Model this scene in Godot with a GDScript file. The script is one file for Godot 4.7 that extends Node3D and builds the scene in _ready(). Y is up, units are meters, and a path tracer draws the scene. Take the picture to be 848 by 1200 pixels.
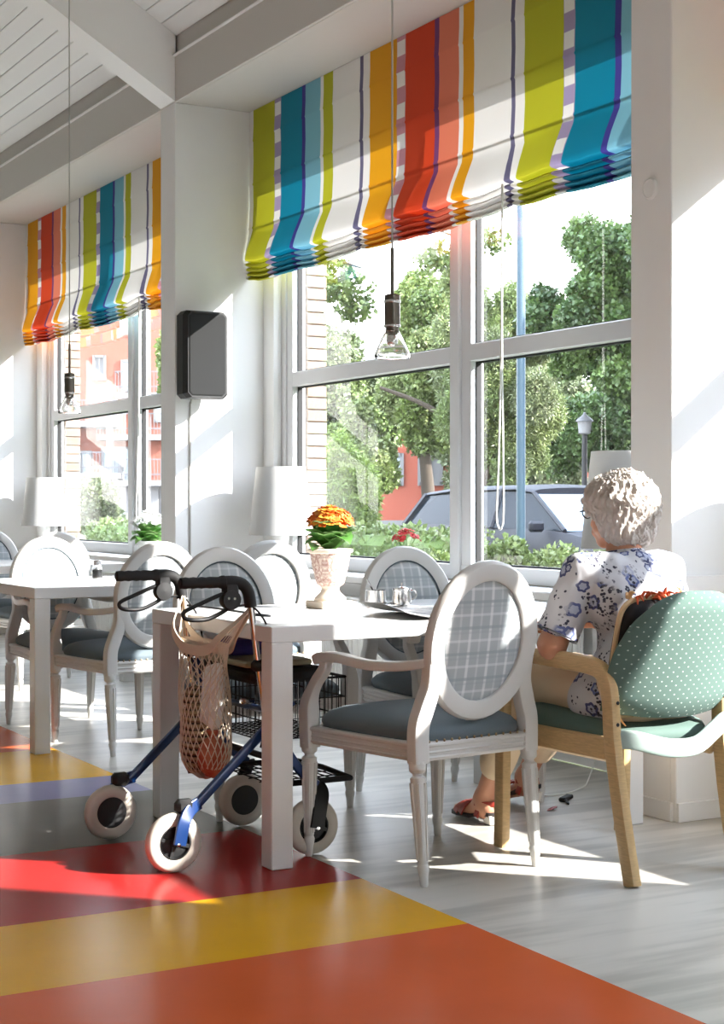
extends Node3D

# ---------------------------------------------------------------- mesh helper
class MB:
	var v := PackedVector3Array()
	var uv := PackedVector2Array()
	func tri(a: Vector3, b: Vector3, c: Vector3) -> void:
		v.append(a); v.append(c); v.append(b)
	func quad(a: Vector3, b: Vector3, c: Vector3, d: Vector3) -> void:
		tri(a, b, c); tri(a, c, d)
	func triuv(a, b, c, ua: Vector2, ub: Vector2, uc: Vector2) -> void:
		tri(a, b, c)
		uv.append(ua); uv.append(uc); uv.append(ub)
	func quadp(a: Vector3, b: Vector3, c: Vector3, d: Vector3) -> MB:
		quad(a, b, c, d)
		return self
	func fix(from: int) -> void:
		var vol := 0.0
		var o := v[from] if from < v.size() else Vector3.ZERO
		for i in range(from, v.size(), 3):
			vol += (v[i] - o).dot((v[i + 1] - o).cross(v[i + 2] - o))
		if vol > 0.0:
			for i in range(from, v.size(), 3):
				var t := v[i + 1]
				v[i + 1] = v[i + 2]
				v[i + 2] = t
	func cpoly(pts: Array, c: Vector3) -> void:
		var n: Vector3 = (pts[1] - pts[0]).cross(pts[2] - pts[0])
		var m := Vector3.ZERO
		for p in pts: m += p
		m /= pts.size()
		var flip := n.dot(m - c) < 0.0
		for i in range(1, pts.size() - 1):
			if flip: tri(pts[0], pts[i + 1], pts[i])
			else: tri(pts[0], pts[i], pts[i + 1])
	func box(c: Vector3, s: Vector3, b := 0.0, bs := Basis()) -> MB:
		var h := s * 0.5
		var bb := minf(b, minf(h.x, minf(h.y, h.z)) * 0.98)
		if bb <= 0.0:
			for ax in 3:
				for sg in [-1.0, 1.0]:
					var pts := []
					for q in [[-1, -1], [1, -1], [1, 1], [-1, 1]]:
						var p := Vector3.ZERO
						p[ax] = sg * h[ax]
						p[(ax + 1) % 3] = q[0] * h[(ax + 1) % 3]
						p[(ax + 2) % 3] = q[1] * h[(ax + 2) % 3]
						pts.append(c + bs * p)
					cpoly(pts, c)
			return self
		var pt := func(ax: int, sx: float, sy: float, sz: float) -> Vector3:
			var p := Vector3(sx * (h.x - bb), sy * (h.y - bb), sz * (h.z - bb))
			p[ax] += bb * [sx, sy, sz][ax]
			return c + bs * p
		for ax in 3:
			var a1 := (ax + 1) % 3
			var a2 := (ax + 2) % 3
			for sg in [-1.0, 1.0]:
				var pts := []
				for q in [[-1.0, -1.0], [1.0, -1.0], [1.0, 1.0], [-1.0, 1.0]]:
					var s3 := [0.0, 0.0, 0.0]
					s3[ax] = sg; s3[a1] = q[0]; s3[a2] = q[1]
					pts.append(pt.call(ax, s3[0], s3[1], s3[2]))
				cpoly(pts, c)
				for sh in [-1.0, 1.0]:
					var e := []
					for k in [[ax, -1.0], [ax, 1.0], [a1, 1.0], [a1, -1.0]]:
						var s3 := [0.0, 0.0, 0.0]
						s3[ax] = sg; s3[a1] = sh; s3[a2] = k[1]
						e.append(pt.call(k[0], s3[0], s3[1], s3[2]))
					cpoly(e, c)
		for sx in [-1.0, 1.0]:
			for sy in [-1.0, 1.0]:
				for sz in [-1.0, 1.0]:
					cpoly([pt.call(0, sx, sy, sz), pt.call(1, sx, sy, sz), pt.call(2, sx, sy, sz)], c)
		return self
	func bar(a: Vector3, b: Vector3, w: float, t: float, bev := 0.0, up := Vector3.UP) -> MB:
		var z := (b - a).normalized()
		var u := up
		if absf(z.dot(u)) > 0.98: u = Vector3.RIGHT
		var x := u.cross(z).normalized()
		box((a + b) * 0.5, Vector3(w, t, a.distance_to(b)), bev, Basis(x, z.cross(x), z))
		return self
	func loft(rings: Array, closed := false, caps := true) -> MB:
		var from := v.size()
		var n: int = rings[0].size()
		var m := rings.size()
		for i in (m if closed else m - 1):
			var r0 = rings[i]
			var r1 = rings[(i + 1) % m]
			for j in n:
				var k := (j + 1) % n
				quad(r0[j], r0[k], r1[k], r1[j])
		if caps and not closed:
			for e in [0, m - 1]:
				var c := Vector3.ZERO
				for p in rings[e]: c += p
				c /= n
				for j in n:
					var k := (j + 1) % n
					if e == 0: tri(c, rings[e][k], rings[e][j])
					else: tri(c, rings[e][j], rings[e][k])
		fix(from)
		return self
	func tube(pts: Array, r, n := 8, closed := false) -> MB:
		var rings := []
		var m := pts.size()
		var nn := Vector3.ZERO
		for i in m:
			var t: Vector3
			if closed: t = (pts[(i + 1) % m] - pts[(i - 1 + m) % m]).normalized()
			else: t = (pts[mini(i + 1, m - 1)] - pts[maxi(i - 1, 0)]).normalized()
			if nn == Vector3.ZERO:
				nn = t.cross(Vector3.UP if absf(t.y) < 0.9 else Vector3.RIGHT).normalized()
			nn = (nn - t * nn.dot(t)).normalized()
			var bn := t.cross(nn)
			var rr: float = r[i] if r is Array else r
			var ring := PackedVector3Array()
			for j in n:
				var a := TAU * j / n
				ring.append(pts[i] + nn * cos(a) * rr + bn * sin(a) * rr)
			rings.append(ring)
		return loft(rings, closed)
	func sweep(pts: Array, sec: Array, ref, scl = null, closed := false) -> MB:
		var rings := []
		var m := pts.size()
		for i in m:
			var t: Vector3
			if closed: t = (pts[(i + 1) % m] - pts[(i - 1 + m) % m]).normalized()
			else: t = (pts[mini(i + 1, m - 1)] - pts[maxi(i - 1, 0)]).normalized()
			var rf: Vector3 = ref[i] if ref is Array else ref
			var n := (rf - t * rf.dot(t)).normalized()
			var b := t.cross(n)
			var sc: Vector2 = scl[i] if scl is Array else Vector2.ONE
			var ring := PackedVector3Array()
			for q in sec: ring.append(pts[i] + n * q.x * sc.x + b * q.y * sc.y)
			rings.append(ring)
		return loft(rings, closed)
	func lathe(prof: Array, n := 20, at := Vector3.ZERO, bs := Basis()) -> MB:
		var rings := []
		for p in prof:
			var ring := PackedVector3Array()
			for j in n:
				var a := TAU * j / n
				ring.append(at + bs * Vector3(cos(a) * p.x, p.y, sin(a) * p.x))
			rings.append(ring)
		return loft(rings)
	func lens(c: Vector3, e1: Vector3, e2: Vector3, e3: Vector3, rx: float, ry: float, hf: float, hb: float, n := 32) -> MB:
		var rings := []
		for k in [[0.02, 1.0], [0.4, 1.0], [0.7, 1.0], [0.88, 1.0], [0.97, 1.0], [1.0, 0.0], [0.97, -1.0], [0.88, -1.0], [0.7, -1.0], [0.4, -1.0], [0.02, -1.0]]:
			var s: float = k[0]
			var z: float = (hf if k[1] > 0 else -hb) * sqrt(maxf(0.0, 1.0 - pow(s, 3.0))) if k[1] != 0.0 else 0.0
			var ring := PackedVector3Array()
			for j in n:
				var a := TAU * j / n
				ring.append(c + e1 * cos(a) * rx * s + e2 * sin(a) * ry * s + e3 * z)
			rings.append(ring)
		return loft(rings)
	func blob(c: Vector3, r: Vector3, n := 12, bs := Basis()) -> MB:
		var rings := []
		var m := maxi(5, n / 2 + 1)
		for i in m:
			var a := PI * (0.02 + 0.96 * i / (m - 1.0)) - PI / 2
			var ring := PackedVector3Array()
			for j in n:
				var b := TAU * j / n
				ring.append(c + bs * Vector3(cos(a) * cos(b) * r.x, sin(a) * r.y, cos(a) * sin(b) * r.z))
			rings.append(ring)
		return loft(rings)
	func extrude(poly: Array, o: Vector3, ex: Vector3, ey: Vector3, ez: Vector3) -> MB:
		var a := PackedVector3Array()
		var b := PackedVector3Array()
		var p2 := PackedVector2Array()
		for p in poly:
			a.append(o + ex * p.x + ey * p.y)
			b.append(o + ex * p.x + ey * p.y + ez)
			p2.append(p)
		var from := v.size()
		var n := a.size()
		var idx := Geometry2D.triangulate_polygon(p2)
		var cw := Geometry2D.is_polygon_clockwise(p2)
		for i in n:
			var k := (i + 1) % n
			if cw: quad(a[k], a[i], b[i], b[k])
			else: quad(a[i], a[k], b[k], b[i])
		for i in range(0, idx.size(), 3):
			var x := p2[idx[i]]
			var y := p2[idx[i + 1]]
			var z := p2[idx[i + 2]]
			var ccw := (y - x).cross(z - x) > 0
			var q := [idx[i], idx[i + 1], idx[i + 2]] if ccw else [idx[i], idx[i + 2], idx[i + 1]]
			tri(a[q[0]], a[q[2]], a[q[1]])
			tri(b[q[0]], b[q[1]], b[q[2]])
		fix(from)
		return self
	func mesh(crease := 42.0) -> ArrayMesh:
		var n := v.size()
		var fn := PackedVector3Array()
		fn.resize(n / 3)
		var at := {}
		for i in range(0, n, 3):
			fn[i / 3] = (v[i + 2] - v[i]).cross(v[i + 1] - v[i])
			for k in 3:
				var q := Vector3i((v[i + k] * 20000.0).round())
				if at.has(q): at[q].append(i / 3)
				else: at[q] = [i / 3]
		var nm := PackedVector3Array()
		nm.resize(n)
		var cc := cos(deg_to_rad(crease))
		for i in n:
			var f := fn[i / 3].normalized()
			var s := Vector3.ZERO
			for j in at[Vector3i((v[i] * 20000.0).round())]:
				if crease > 170.0 or f.dot(fn[j].normalized()) >= cc: s += fn[j]
			nm[i] = s.normalized() if s.length_squared() > 0.0 else Vector3.UP
		var arr := []
		arr.resize(Mesh.ARRAY_MAX)
		arr[Mesh.ARRAY_VERTEX] = v
		arr[Mesh.ARRAY_NORMAL] = nm
		if uv.size() == n: arr[Mesh.ARRAY_TEX_UV] = uv
		var m := ArrayMesh.new()
		m.add_surface_from_arrays(Mesh.PRIMITIVE_TRIANGLES, arr)
		return m

# ---------------------------------------------------------------- scene helpers
var M := {}
var taken := {}
var rng := RandomNumberGenerator.new()

func P(x: float, y: float, u: float) -> Vector3:      # x towards the windows, u along the window wall, away from the camera
	return Vector3(x, y, -u)

func numbered(called: String) -> String:
	if not taken.has(called):
		taken[called] = 0
		return called
	taken[called] += 1
	return "%s_%03d" % [called, taken[called]]

func thing(called: String, label: String, category: String, at := Vector3.ZERO, turn := 0.0, group := "") -> Node3D:
	var o := Node3D.new()
	o.name = numbered(called)
	add_child(o)
	o.position = at
	o.rotation.y = turn
	o.set_meta("label", label)
	o.set_meta("category", category)
	if group != "": o.set_meta("group", group)
	return o

func struct(called: String, label: String, category: String) -> Node3D:
	var o := thing(called, label, category)
	o.set_meta("kind", "structure")
	return o

func part(called: String, mb, mat: Material, parent: Node3D, crease := 42.0) -> MeshInstance3D:
	var o := MeshInstance3D.new()
	o.name = called
	o.mesh = mb.mesh(crease) if mb is MB else mb
	o.material_override = mat
	parent.add_child(o, true)
	return o

func copy(src: Node3D, label: String, at: Vector3, turn := 0.0, base := "") -> Node3D:
	var o: Node3D = src.duplicate()
	o.name = numbered(base)
	add_child(o)
	o.position = at
	o.rotation.y = turn
	o.set_meta("label", label)
	return o

func mat(called: String, c: Color, rough := 0.6, metal := 0.0) -> StandardMaterial3D:
	var m := StandardMaterial3D.new()
	m.resource_name = called
	m.albedo_color = c
	m.roughness = rough
	m.metallic = metal
	M[called] = m
	return m

func rgb(r: int, g: int, b: int) -> Color:
	return Color8(r, g, b)

func noise_tex(freq: float, lo: Color, hi: Color, size := 256, sd := 1, oct := 4) -> NoiseTexture2D:
	var n := FastNoiseLite.new()
	n.noise_type = FastNoiseLite.TYPE_SIMPLEX_SMOOTH
	n.frequency = freq
	n.seed = sd
	n.fractal_octaves = oct
	var t := NoiseTexture2D.new()
	t.width = size
	t.height = size
	t.seamless = true
	t.noise = n
	var g := Gradient.new()
	g.set_color(0, lo)
	g.set_color(1, hi)
	t.color_ramp = g
	return t

func tri_map(m: StandardMaterial3D, t: Texture2D, scale, world := false) -> void:
	m.albedo_texture = t
	m.uv1_triplanar = true
	m.uv1_world_triplanar = world
	m.uv1_scale = scale if scale is Vector3 else Vector3.ONE * scale

func spline(pts: Array, n := 6) -> Array:
	var out := []
	for i in pts.size() - 1:
		var p0 = pts[maxi(i - 1, 0)]
		var p1 = pts[i]
		var p2 = pts[i + 1]
		var p3 = pts[mini(i + 2, pts.size() - 1)]
		for k in n:
			var t := float(k) / n
			out.append(0.5 * ((2.0 * p1) + (p2 - p0) * t + (2.0 * p0 - 5.0 * p1 + 4.0 * p2 - p3) * t * t + (3.0 * p1 - p0 - 3.0 * p2 + p3) * t * t * t))
	out.append(pts[-1])
	return out

func rrect(w: float, h: float, r: float) -> Array:
	var x := w / 2
	var y := h / 2
	var k := r * 0.3
	return [Vector2(x - r, -y), Vector2(x - k, -y + k), Vector2(x, -y + r), Vector2(x, y - r), Vector2(x - k, y - k), Vector2(x - r, y), Vector2(-x + r, y), Vector2(-x + k, y - k), Vector2(-x, y - r), Vector2(-x, -y + r), Vector2(-x + k, -y + k), Vector2(-x + r, -y)]

# signed distance bodies: bones [a, b, radius a, radius b] joined with a smooth minimum and meshed as surface nets
func body_mesh(mb: MB, bones: Array, cell: float, k: float, disp = null) -> void:
	var lo := Vector3.ONE * 1e9
	var hi := Vector3.ONE * -1e9
	for b in bones:
		var r: float = maxf(b[2], b[3]) + cell * 3.0 + k * 0.5
		lo = lo.min(b[0] - Vector3.ONE * r).min(b[1] - Vector3.ONE * r)
		hi = hi.max(b[0] + Vector3.ONE * r).max(b[1] + Vector3.ONE * r)
	var nx := int((hi.x - lo.x) / cell) + 2
	var ny := int((hi.y - lo.y) / cell) + 2
	var nz := int((hi.z - lo.z) / cell) + 2
	var f := PackedFloat32Array()
	f.resize(nx * ny * nz)
	f.fill(1.0)
	for b in bones:
		var pa: Vector3 = b[0]
		var ba: Vector3 = b[1] - b[0]
		var ra: float = b[2]
		var rb: float = b[3]
		var l2 := maxf(ba.length_squared(), 1e-9)
		var r: float = maxf(ra, rb) + cell * 2.5 + k * 0.5
		var a0 := pa.min(b[1]) - Vector3.ONE * r - lo
		var a1 := pa.max(b[1]) + Vector3.ONE * r - lo
		for x in range(maxi(0, int(a0.x / cell)), mini(nx, int(a1.x / cell) + 2)):
			for y in range(maxi(0, int(a0.y / cell)), mini(ny, int(a1.y / cell) + 2)):
				for z in range(maxi(0, int(a0.z / cell)), mini(nz, int(a1.z / cell) + 2)):
					var d := lo + Vector3(x, y, z) * cell - pa
					var t := clampf(d.dot(ba) / l2, 0.0, 1.0)
					var s := (d - ba * t).length() - lerpf(ra, rb, t)
					var i := (x * ny + y) * nz + z
					var o := f[i]
					var h := maxf(k - absf(s - o), 0.0) / k
					f[i] = minf(s, o) - h * h * k * 0.25
	if disp != null:
		for x in nx:
			for y in ny:
				for z in nz:
					var i := (x * ny + y) * nz + z
					if absf(f[i]) < 0.08: f[i] += disp.call(lo + Vector3(x, y, z) * cell)
	var vid := {}
	var pos := PackedVector3Array()
	var off := [0, nz, ny * nz, nz + ny * nz]
	for x in nx - 1:
		for y in ny - 1:
			for z in nz - 1:
				var i := (x * ny + y) * nz + z
				var c := PackedFloat32Array([f[i], f[i + 1], f[i + nz], f[i + nz + 1], f[i + ny * nz], f[i + ny * nz + 1], f[i + ny * nz + nz], f[i + ny * nz + nz + 1]])
				var neg := 0
				for q in c: neg += 1 if q < 0.0 else 0
				if neg == 0 or neg == 8: continue
				var s := Vector3.ZERO
				var cnt := 0
				for e in [[0, 1], [2, 3], [4, 5], [6, 7], [0, 2], [1, 3], [4, 6], [5, 7], [0, 4], [1, 5], [2, 6], [3, 7]]:
					var fa := c[e[0]]
					var fb := c[e[1]]
					if (fa < 0.0) != (fb < 0.0):
						var t := fa / (fa - fb)
						var qa := Vector3(e[0] >> 2, (e[0] >> 1) & 1, e[0] & 1)
						var qb := Vector3(e[1] >> 2, (e[1] >> 1) & 1, e[1] & 1)
						s += qa.lerp(qb, t)
						cnt += 1
				vid[i] = pos.size()
				pos.append(lo + (Vector3(x, y, z) + s / cnt) * cell)
	var sx := ny * nz
	for x in range(1, nx - 1):
		for y in range(1, ny - 1):
			for z in range(1, nz - 1):
				var i := (x * ny + y) * nz + z
				var a := f[i] < 0.0
				if a != (f[i + 1] < 0.0): _nq(mb, pos, vid, [i, i - nz, i - nz - sx, i - sx], a)
				if a != (f[i + nz] < 0.0): _nq(mb, pos, vid, [i, i - sx, i - sx - 1, i - 1], a)
				if a != (f[i + sx] < 0.0): _nq(mb, pos, vid, [i, i - 1, i - 1 - nz, i - nz], a)

func _nq(mb: MB, pos: PackedVector3Array, vid: Dictionary, q: Array, a: bool) -> void:
	for k in q:
		if not vid.has(k): return
	if a: mb.quad(pos[vid[q[3]]], pos[vid[q[2]]], pos[vid[q[1]]], pos[vid[q[0]]])
	else: mb.quad(pos[vid[q[0]]], pos[vid[q[1]]], pos[vid[q[2]]], pos[vid[q[3]]])

# ---------------------------------------------------------------- materials
func make_materials() -> void:
	var m: StandardMaterial3D
	mat("wall_white", Color(0.93, 0.93, 0.925), 0.75)
	tri_map(M.wall_white, noise_tex(0.02, Color(0.965, 0.965, 0.96), Color(1, 1, 1), 512, 3), 0.07, true)
	mat("ceiling_white", Color(0.93, 0.93, 0.92), 0.6)
	mat("fascia_paint", Color(0.80, 0.785, 0.76), 0.6)
	mat("frame_alu", Color(0.83, 0.835, 0.84), 0.35)
	mat("gasket", Color(0.08, 0.08, 0.085), 0.7)
	mat("white_lacquer", Color(0.88, 0.88, 0.875), 0.25)
	mat("chair_paint", Color(0.82, 0.815, 0.80), 0.36)
	mat("radiator_white", Color(0.93, 0.93, 0.92), 0.4)
	mat("black_plastic", Color(0.04, 0.04, 0.044), 0.55)
	mat("rubber_black", Color(0.04, 0.04, 0.042), 0.75)
	mat("speaker_cloth", Color(0.115, 0.118, 0.118), 0.9)
	tri_map(M.speaker_cloth, noise_tex(0.2, Color(0.75, 0.75, 0.75), Color(1, 1, 1), 256, 9), 8.0)
	mat("speaker_box", Color(0.10, 0.103, 0.103), 0.55)
	mat("chrome", Color(0.82, 0.82, 0.82), 0.14, 1.0)
	mat("steel_dark", Color(0.42, 0.40, 0.37), 0.3, 1.0)
	mat("rollator_blue", rgb(8, 46, 98), 0.32, 0.1)
	M.rollator_blue.clearcoat_enabled = true
	M.rollator_blue.clearcoat = 0.3
	M.rollator_blue.clearcoat_roughness = 0.15
	mat("tyre_grey", rgb(196, 189, 177), 0.65)
	mat("cord_white", rgb(232, 232, 226), 0.7)
	mat("cable_grey", rgb(176, 174, 168), 0.6)
	mat("net_string", rgb(214, 198, 178), 0.85)
	mat("skin", rgb(196, 140, 110), 0.55)
	M.skin.subsurf_scatter_enabled = true
	M.skin.subsurf_scatter_strength = 0.12
	mat("hair", rgb(196, 188, 180), 0.6)
	mat("hair_lock", rgb(188, 180, 172), 0.5)
	mat("trousers", rgb(222, 200, 168), 0.85)
	mat("sandal_leather", rgb(140, 40, 24), 0.45)
	mat("sole_black", rgb(40, 32, 30), 0.7)
	mat("heel_cream", rgb(225, 220, 210), 0.6)
	mat("beech", rgb(214, 182, 134), 0.4)
	var im := Image.create_empty(256, 256, false, Image.FORMAT_RGB8)
	var nz := FastNoiseLite.new()
	nz.frequency = 0.02
	nz.seed = 5
	for x in 256:
		for y in 256:
			var g := 0.93 + 0.07 * sin((y * 0.5 + 14.0 * nz.get_noise_2d(x * 0.35, y * 3.0))) * (0.5 + 0.5 * nz.get_noise_2d(x * 0.3, y * 6.0))
			im.set_pixel(x, y, Color(g, g * 0.985, g * 0.95))
	tri_map(M.beech, ImageTexture.create_from_image(im), 2.5)
	# dotted green seat cloth
	im = Image.create_empty(128, 128, false, Image.FORMAT_RGB8)
	for x in 128:
		for y in 128:
			var c := rgb(90, 114, 106)
			var w := 0.97 + 0.03 * float((x + y * 3) % 4) / 3.0
			c = Color(c.r * w, c.g * w, c.b * w)
			for q in [[32, 32], [96, 96]]:
				if Vector2(x - q[0], y - q[1]).length() < 10.0: c = rgb(186, 200, 192)
			im.set_pixel(x, y, c)
	mat("green_dotted", Color(1, 1, 1), 0.9)
	M.green_dotted.albedo_texture = ImageTexture.create_from_image(im)
	mat("green_plain", rgb(86, 108, 100), 0.85)
	mat("rail_greygreen", rgb(150, 166, 159), 0.4)
	# plaid chair cloth
	im = Image.create_empty(256, 256, false, Image.FORMAT_RGB8)
	for x in 256:
		for y in 256:
			var c := Color(0.68, 0.705, 0.715)
			var px := x % 128
			var py := y % 128
			c = c.lerp(Color(0.86, 0.865, 0.865), 0.9 * smoothstep(12.0, 5.0, absf(px - 32)) + 0.45 * smoothstep(9.0, 4.0, absf(px - 96)))
			c = c.lerp(Color(0.60, 0.635, 0.655), 0.75 * smoothstep(10.0, 5.0, absf(py - 40)) + 0.3 * smoothstep(7.0, 3.0, absf(py - 64)))
			c = c.lerp(Color(0.93, 0.935, 0.935), 0.5 * smoothstep(9.0, 4.0, absf(py - 104)))
			var w := 0.97 + 0.03 * float((x * 2 + y) % 3) / 2.0
			im.set_pixel(x, y, Color(c.r * w, c.g * w, c.b * w))
	mat("plaid", Color(1, 1, 1), 0.9)
	tri_map(M.plaid, ImageTexture.create_from_image(im), 6.4)
	mat("seat_blue", rgb(100, 113, 120), 0.8)
	tri_map(M.seat_blue, noise_tex(0.15, Color(0.9, 0.9, 0.9), Color(1, 1, 1), 256, 12), 6.0)
	M.seat_blue.rim_enabled = true
	M.seat_blue.rim = 0.4
	mat("piping_blue", rgb(70, 84, 92), 0.7)
	mat("nail_brass", rgb(150, 130, 100), 0.4, 0.6)
	# shirt print: rings and small blossoms
	im = Image.create_empty(512, 512, false, Image.FORMAT_RGB8)
	im.fill(Color(0.78, 0.78, 0.795))
	var rg := RandomNumberGenerator.new()
	rg.seed = 21
	for k in 17:
		var cx := rg.randi_range(0, 511)
		var cy := rg.randi_range(0, 511)
		var r := rg.randf_range(20, 36)
		var col := rgb(98, 110, 160).lerp(rgb(52, 54, 88), rg.randf())
		for x in range(-40, 41):
			for y in range(-40, 41):
				var l := Vector2(x, y).length()
				var wob := r * (1.0 + 0.1 * sin(6.0 * atan2(y, x)))
				if l < wob and l > wob * 0.6: im.set_pixel(posmod(cx + x, 512), posmod(cy + y, 512), col)
				elif l <= wob * 0.6: im.set_pixel(posmod(cx + x, 512), posmod(cy + y, 512), rgb(168, 174, 194))
	for k in 46:
		var cx := rg.randi_range(0, 511)
		var cy := rg.randi_range(0, 511)
		for j in 7:
			var ox := rg.randi_range(-26, 26)
			var oy := rg.randi_range(-26, 26)
			var r := rg.randi_range(3, 7)
			for x in range(-r, r + 1):
				for y in range(-r, r + 1):
					if x * x + y * y <= r * r: im.set_pixel(posmod(cx + ox + x, 512), posmod(cy + oy + y, 512), rgb(54, 54, 70))
	mat("shirt_print", Color(1, 1, 1), 0.85)
	tri_map(M.shirt_print, ImageTexture.create_from_image(im), 3.0)
	M.shirt_print.uv1_triplanar_sharpness = 10.0
	# floor of pale grey wood-look sheet
	var n1 := FastNoiseLite.new()
	n1.frequency = 0.045
	n1.seed = 40
	n1.fractal_octaves = 5
	var s1 := n1.get_seamless_image(96, 1024)
	s1.resize(1024, 1024, Image.INTERPOLATE_CUBIC)
	n1.seed = 41
	n1.frequency = 0.012
	var s2 := n1.get_seamless_image(256, 1024)
	s2.resize(1024, 1024, Image.INTERPOLATE_CUBIC)
	im = Image.create_empty(1024, 1024, false, Image.FORMAT_RGB8)
	for x in 1024:
		for y in 1024:
			var g := 0.60 * s2.get_pixel(x, y).r + 0.40 * s1.get_pixel(x, y).r
			var t := smoothstep(0.22, 0.62, g)
			im.set_pixel(x, y, rgb(168, 165, 158).lerp(rgb(200, 196, 188), t))
	mat("floor_wood", Color(1, 1, 1), 0.34)
	tri_map(M.floor_wood, ImageTexture.create_from_image(im), 1.0 / 3.4, true)
	for a in [["vinyl_orange", rgb(206, 94, 48)], ["vinyl_yellow", rgb(220, 164, 26)], ["vinyl_red", rgb(164, 40, 38)], ["vinyl_grey", rgb(112, 110, 104)], ["vinyl_lilac", rgb(140, 138, 168)]]:
		m = mat(a[0], a[1], 0.24)
		m.metallic_specular = 0.16
		tri_map(m, noise_tex(0.04, Color(0.95, 0.95, 0.95), Color(1, 1, 1), 512, 31, 5), 0.11, true)
	# lamp shade
	mat("lamp_shade", Color(0.76, 0.76, 0.755), 0.7)
	M.lamp_shade.backlight_enabled = true
	M.lamp_shade.backlight = Color(0.6, 0.6, 0.59)
	mat("lamp_body", Color(0.93, 0.93, 0.925), 0.3)
	# glass
	m = mat("window_glass", Color(1, 1, 1, 0.02), 0.0)
	m.transparency = BaseMaterial3D.TRANSPARENCY_ALPHA
	m = mat("clear_glass", Color(0.97, 0.98, 0.98, 0.06), 0.02)
	m.transparency = BaseMaterial3D.TRANSPARENCY_ALPHA
	# outdoors
	mat("brick", rgb(140, 121, 106), 0.85)
	tri_map(M.brick, noise_tex(0.1, Color(0.8, 0.78, 0.76), Color(1, 1, 1), 128, 50), 4.0)
	mat("brick_b", rgb(148, 131, 116), 0.85)
	mat("brick_c", rgb(130, 110, 96), 0.85)
	mat("mortar", rgb(124, 114, 104), 0.9)
	mat("asphalt", rgb(110, 110, 112), 0.9)
	tri_map(M.asphalt, noise_tex(0.2, Color(0.8, 0.8, 0.8), Color(1, 1, 1), 256, 51), 0.7, true)
	mat("grass_green", rgb(96, 118, 52), 0.9)
	tri_map(M.grass_green, noise_tex(0.1, Color(0.6, 0.65, 0.5), Color(1, 1, 1), 256, 52), 0.5, true)
	mat("bark", rgb(92, 80, 66), 0.9)
	tri_map(M.bark, noise_tex(0.06, Color(0.5, 0.5, 0.5), Color(1, 1, 1), 256, 53), Vector3(4, 1, 4))
	m = mat("leaf", Color(1, 1, 1), 0.5)
	m.vertex_color_use_as_albedo = true
	m.backlight_enabled = true
	m.backlight = Color(0.62, 0.62, 0.62)
	mat("salmon_wall", rgb(142, 86, 70), 0.9)
	tri_map(M.salmon_wall, noise_tex(0.05, Color(0.93, 0.93, 0.93), Color(1, 1, 1), 256, 54), 0.4)
	mat("house_red", rgb(150, 80, 62), 0.9)
	mat("concrete_white", rgb(118, 117, 116), 0.8)
	mat("house_window", rgb(150, 160, 164), 0.12)
	mat("dark_window", rgb(60, 62, 66), 0.15)
	mat("rail_metal", rgb(96, 96, 98), 0.5)
	mat("pole_blue", rgb(62, 84, 98), 0.45)
	mat("car_blue", rgb(12, 14, 28), 0.6)
	mat("car_glass", rgb(26, 34, 42), 0.12)
	M.car_glass.metallic_specular = 0.25
	mat("leaf_green", rgb(70, 120, 48), 0.45)
	M.leaf_green.backlight_enabled = true
	M.leaf_green.backlight = Color(0.5, 0.6, 0.4)
	mat("petal_orange", rgb(236, 120, 40), 0.6)
	mat("petal_amber", rgb(244, 164, 60), 0.6)
	mat("petal_red", rgb(210, 50, 54), 0.6)
	mat("petal_white", rgb(246, 246, 242), 0.6)
	mat("urn_glaze", rgb(232, 218, 200), 0.5)
	im = Image.create_empty(256, 256, false, Image.FORMAT_RGB8)
	var cn := FastNoiseLite.new()
	cn.noise_type = FastNoiseLite.TYPE_CELLULAR
	cn.cellular_return_type = FastNoiseLite.RETURN_DISTANCE2_SUB
	cn.frequency = 0.05
	cn.seed = 3
	cn.domain_warp_enabled = true
	cn.domain_warp_amplitude = 20.0
	for x in 256:
		for y in 256:
			var t := smoothstep(-0.98, -0.6, cn.get_noise_2d(x, y))
			im.set_pixel(x, y, rgb(150, 96, 88).lerp(rgb(232, 220, 206), t))
	mat("urn_body", Color(1, 1, 1), 0.55)
	tri_map(M.urn_body, ImageTexture.create_from_image(im), 4.6)
	mat("soil", rgb(60, 46, 36), 0.95)
	# newspaper: grey columns of unreadable small print
	im = Image.create_empty(256, 256, false, Image.FORMAT_RGB8)
	im.fill(rgb(220, 218, 213))
	for c in 4:
		for l in 40:
			if l % 13 == 12: continue
			im.fill_rect(Rect2i(8 + c * 62, 8 + l * 6, 52 - (l * 7 + c * 5) % 14, 2), rgb(138, 138, 138))
	im.fill_rect(Rect2i(70, 60, 52, 60), rgb(150, 148, 150))
	mat("newsprint", Color(1, 1, 1), 0.85)
	tri_map(M.newsprint, ImageTexture.create_from_image(im), 2.8)
	mat("cushion_black", rgb(28, 24, 24), 0.9)
	mat("cushion_piping", rgb(206, 176, 136), 0.85)
	mat("tassel_orange", rgb(206, 92, 56), 0.85)
	mat("tassel_sand", rgb(222, 178, 128), 0.85)
	mat("cloth_stripe", rgb(150, 128, 100), 0.9)
	im = Image.create_empty(64, 64, false, Image.FORMAT_RGB8)
	for y in 64:
		for x in 64:
			im.set_pixel(x, y, rgb(46, 44, 40) if y % 16 < 5 else (rgb(170, 150, 116) if y % 16 < 12 else rgb(120, 90, 66)))
	tri_map(M.cloth_stripe, ImageTexture.create_from_image(im), 12.0)
	M.cloth_stripe.albedo_color = Color(1, 1, 1)
	mat("peach_pack", rgb(206, 138, 104), 0.6)
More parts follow.
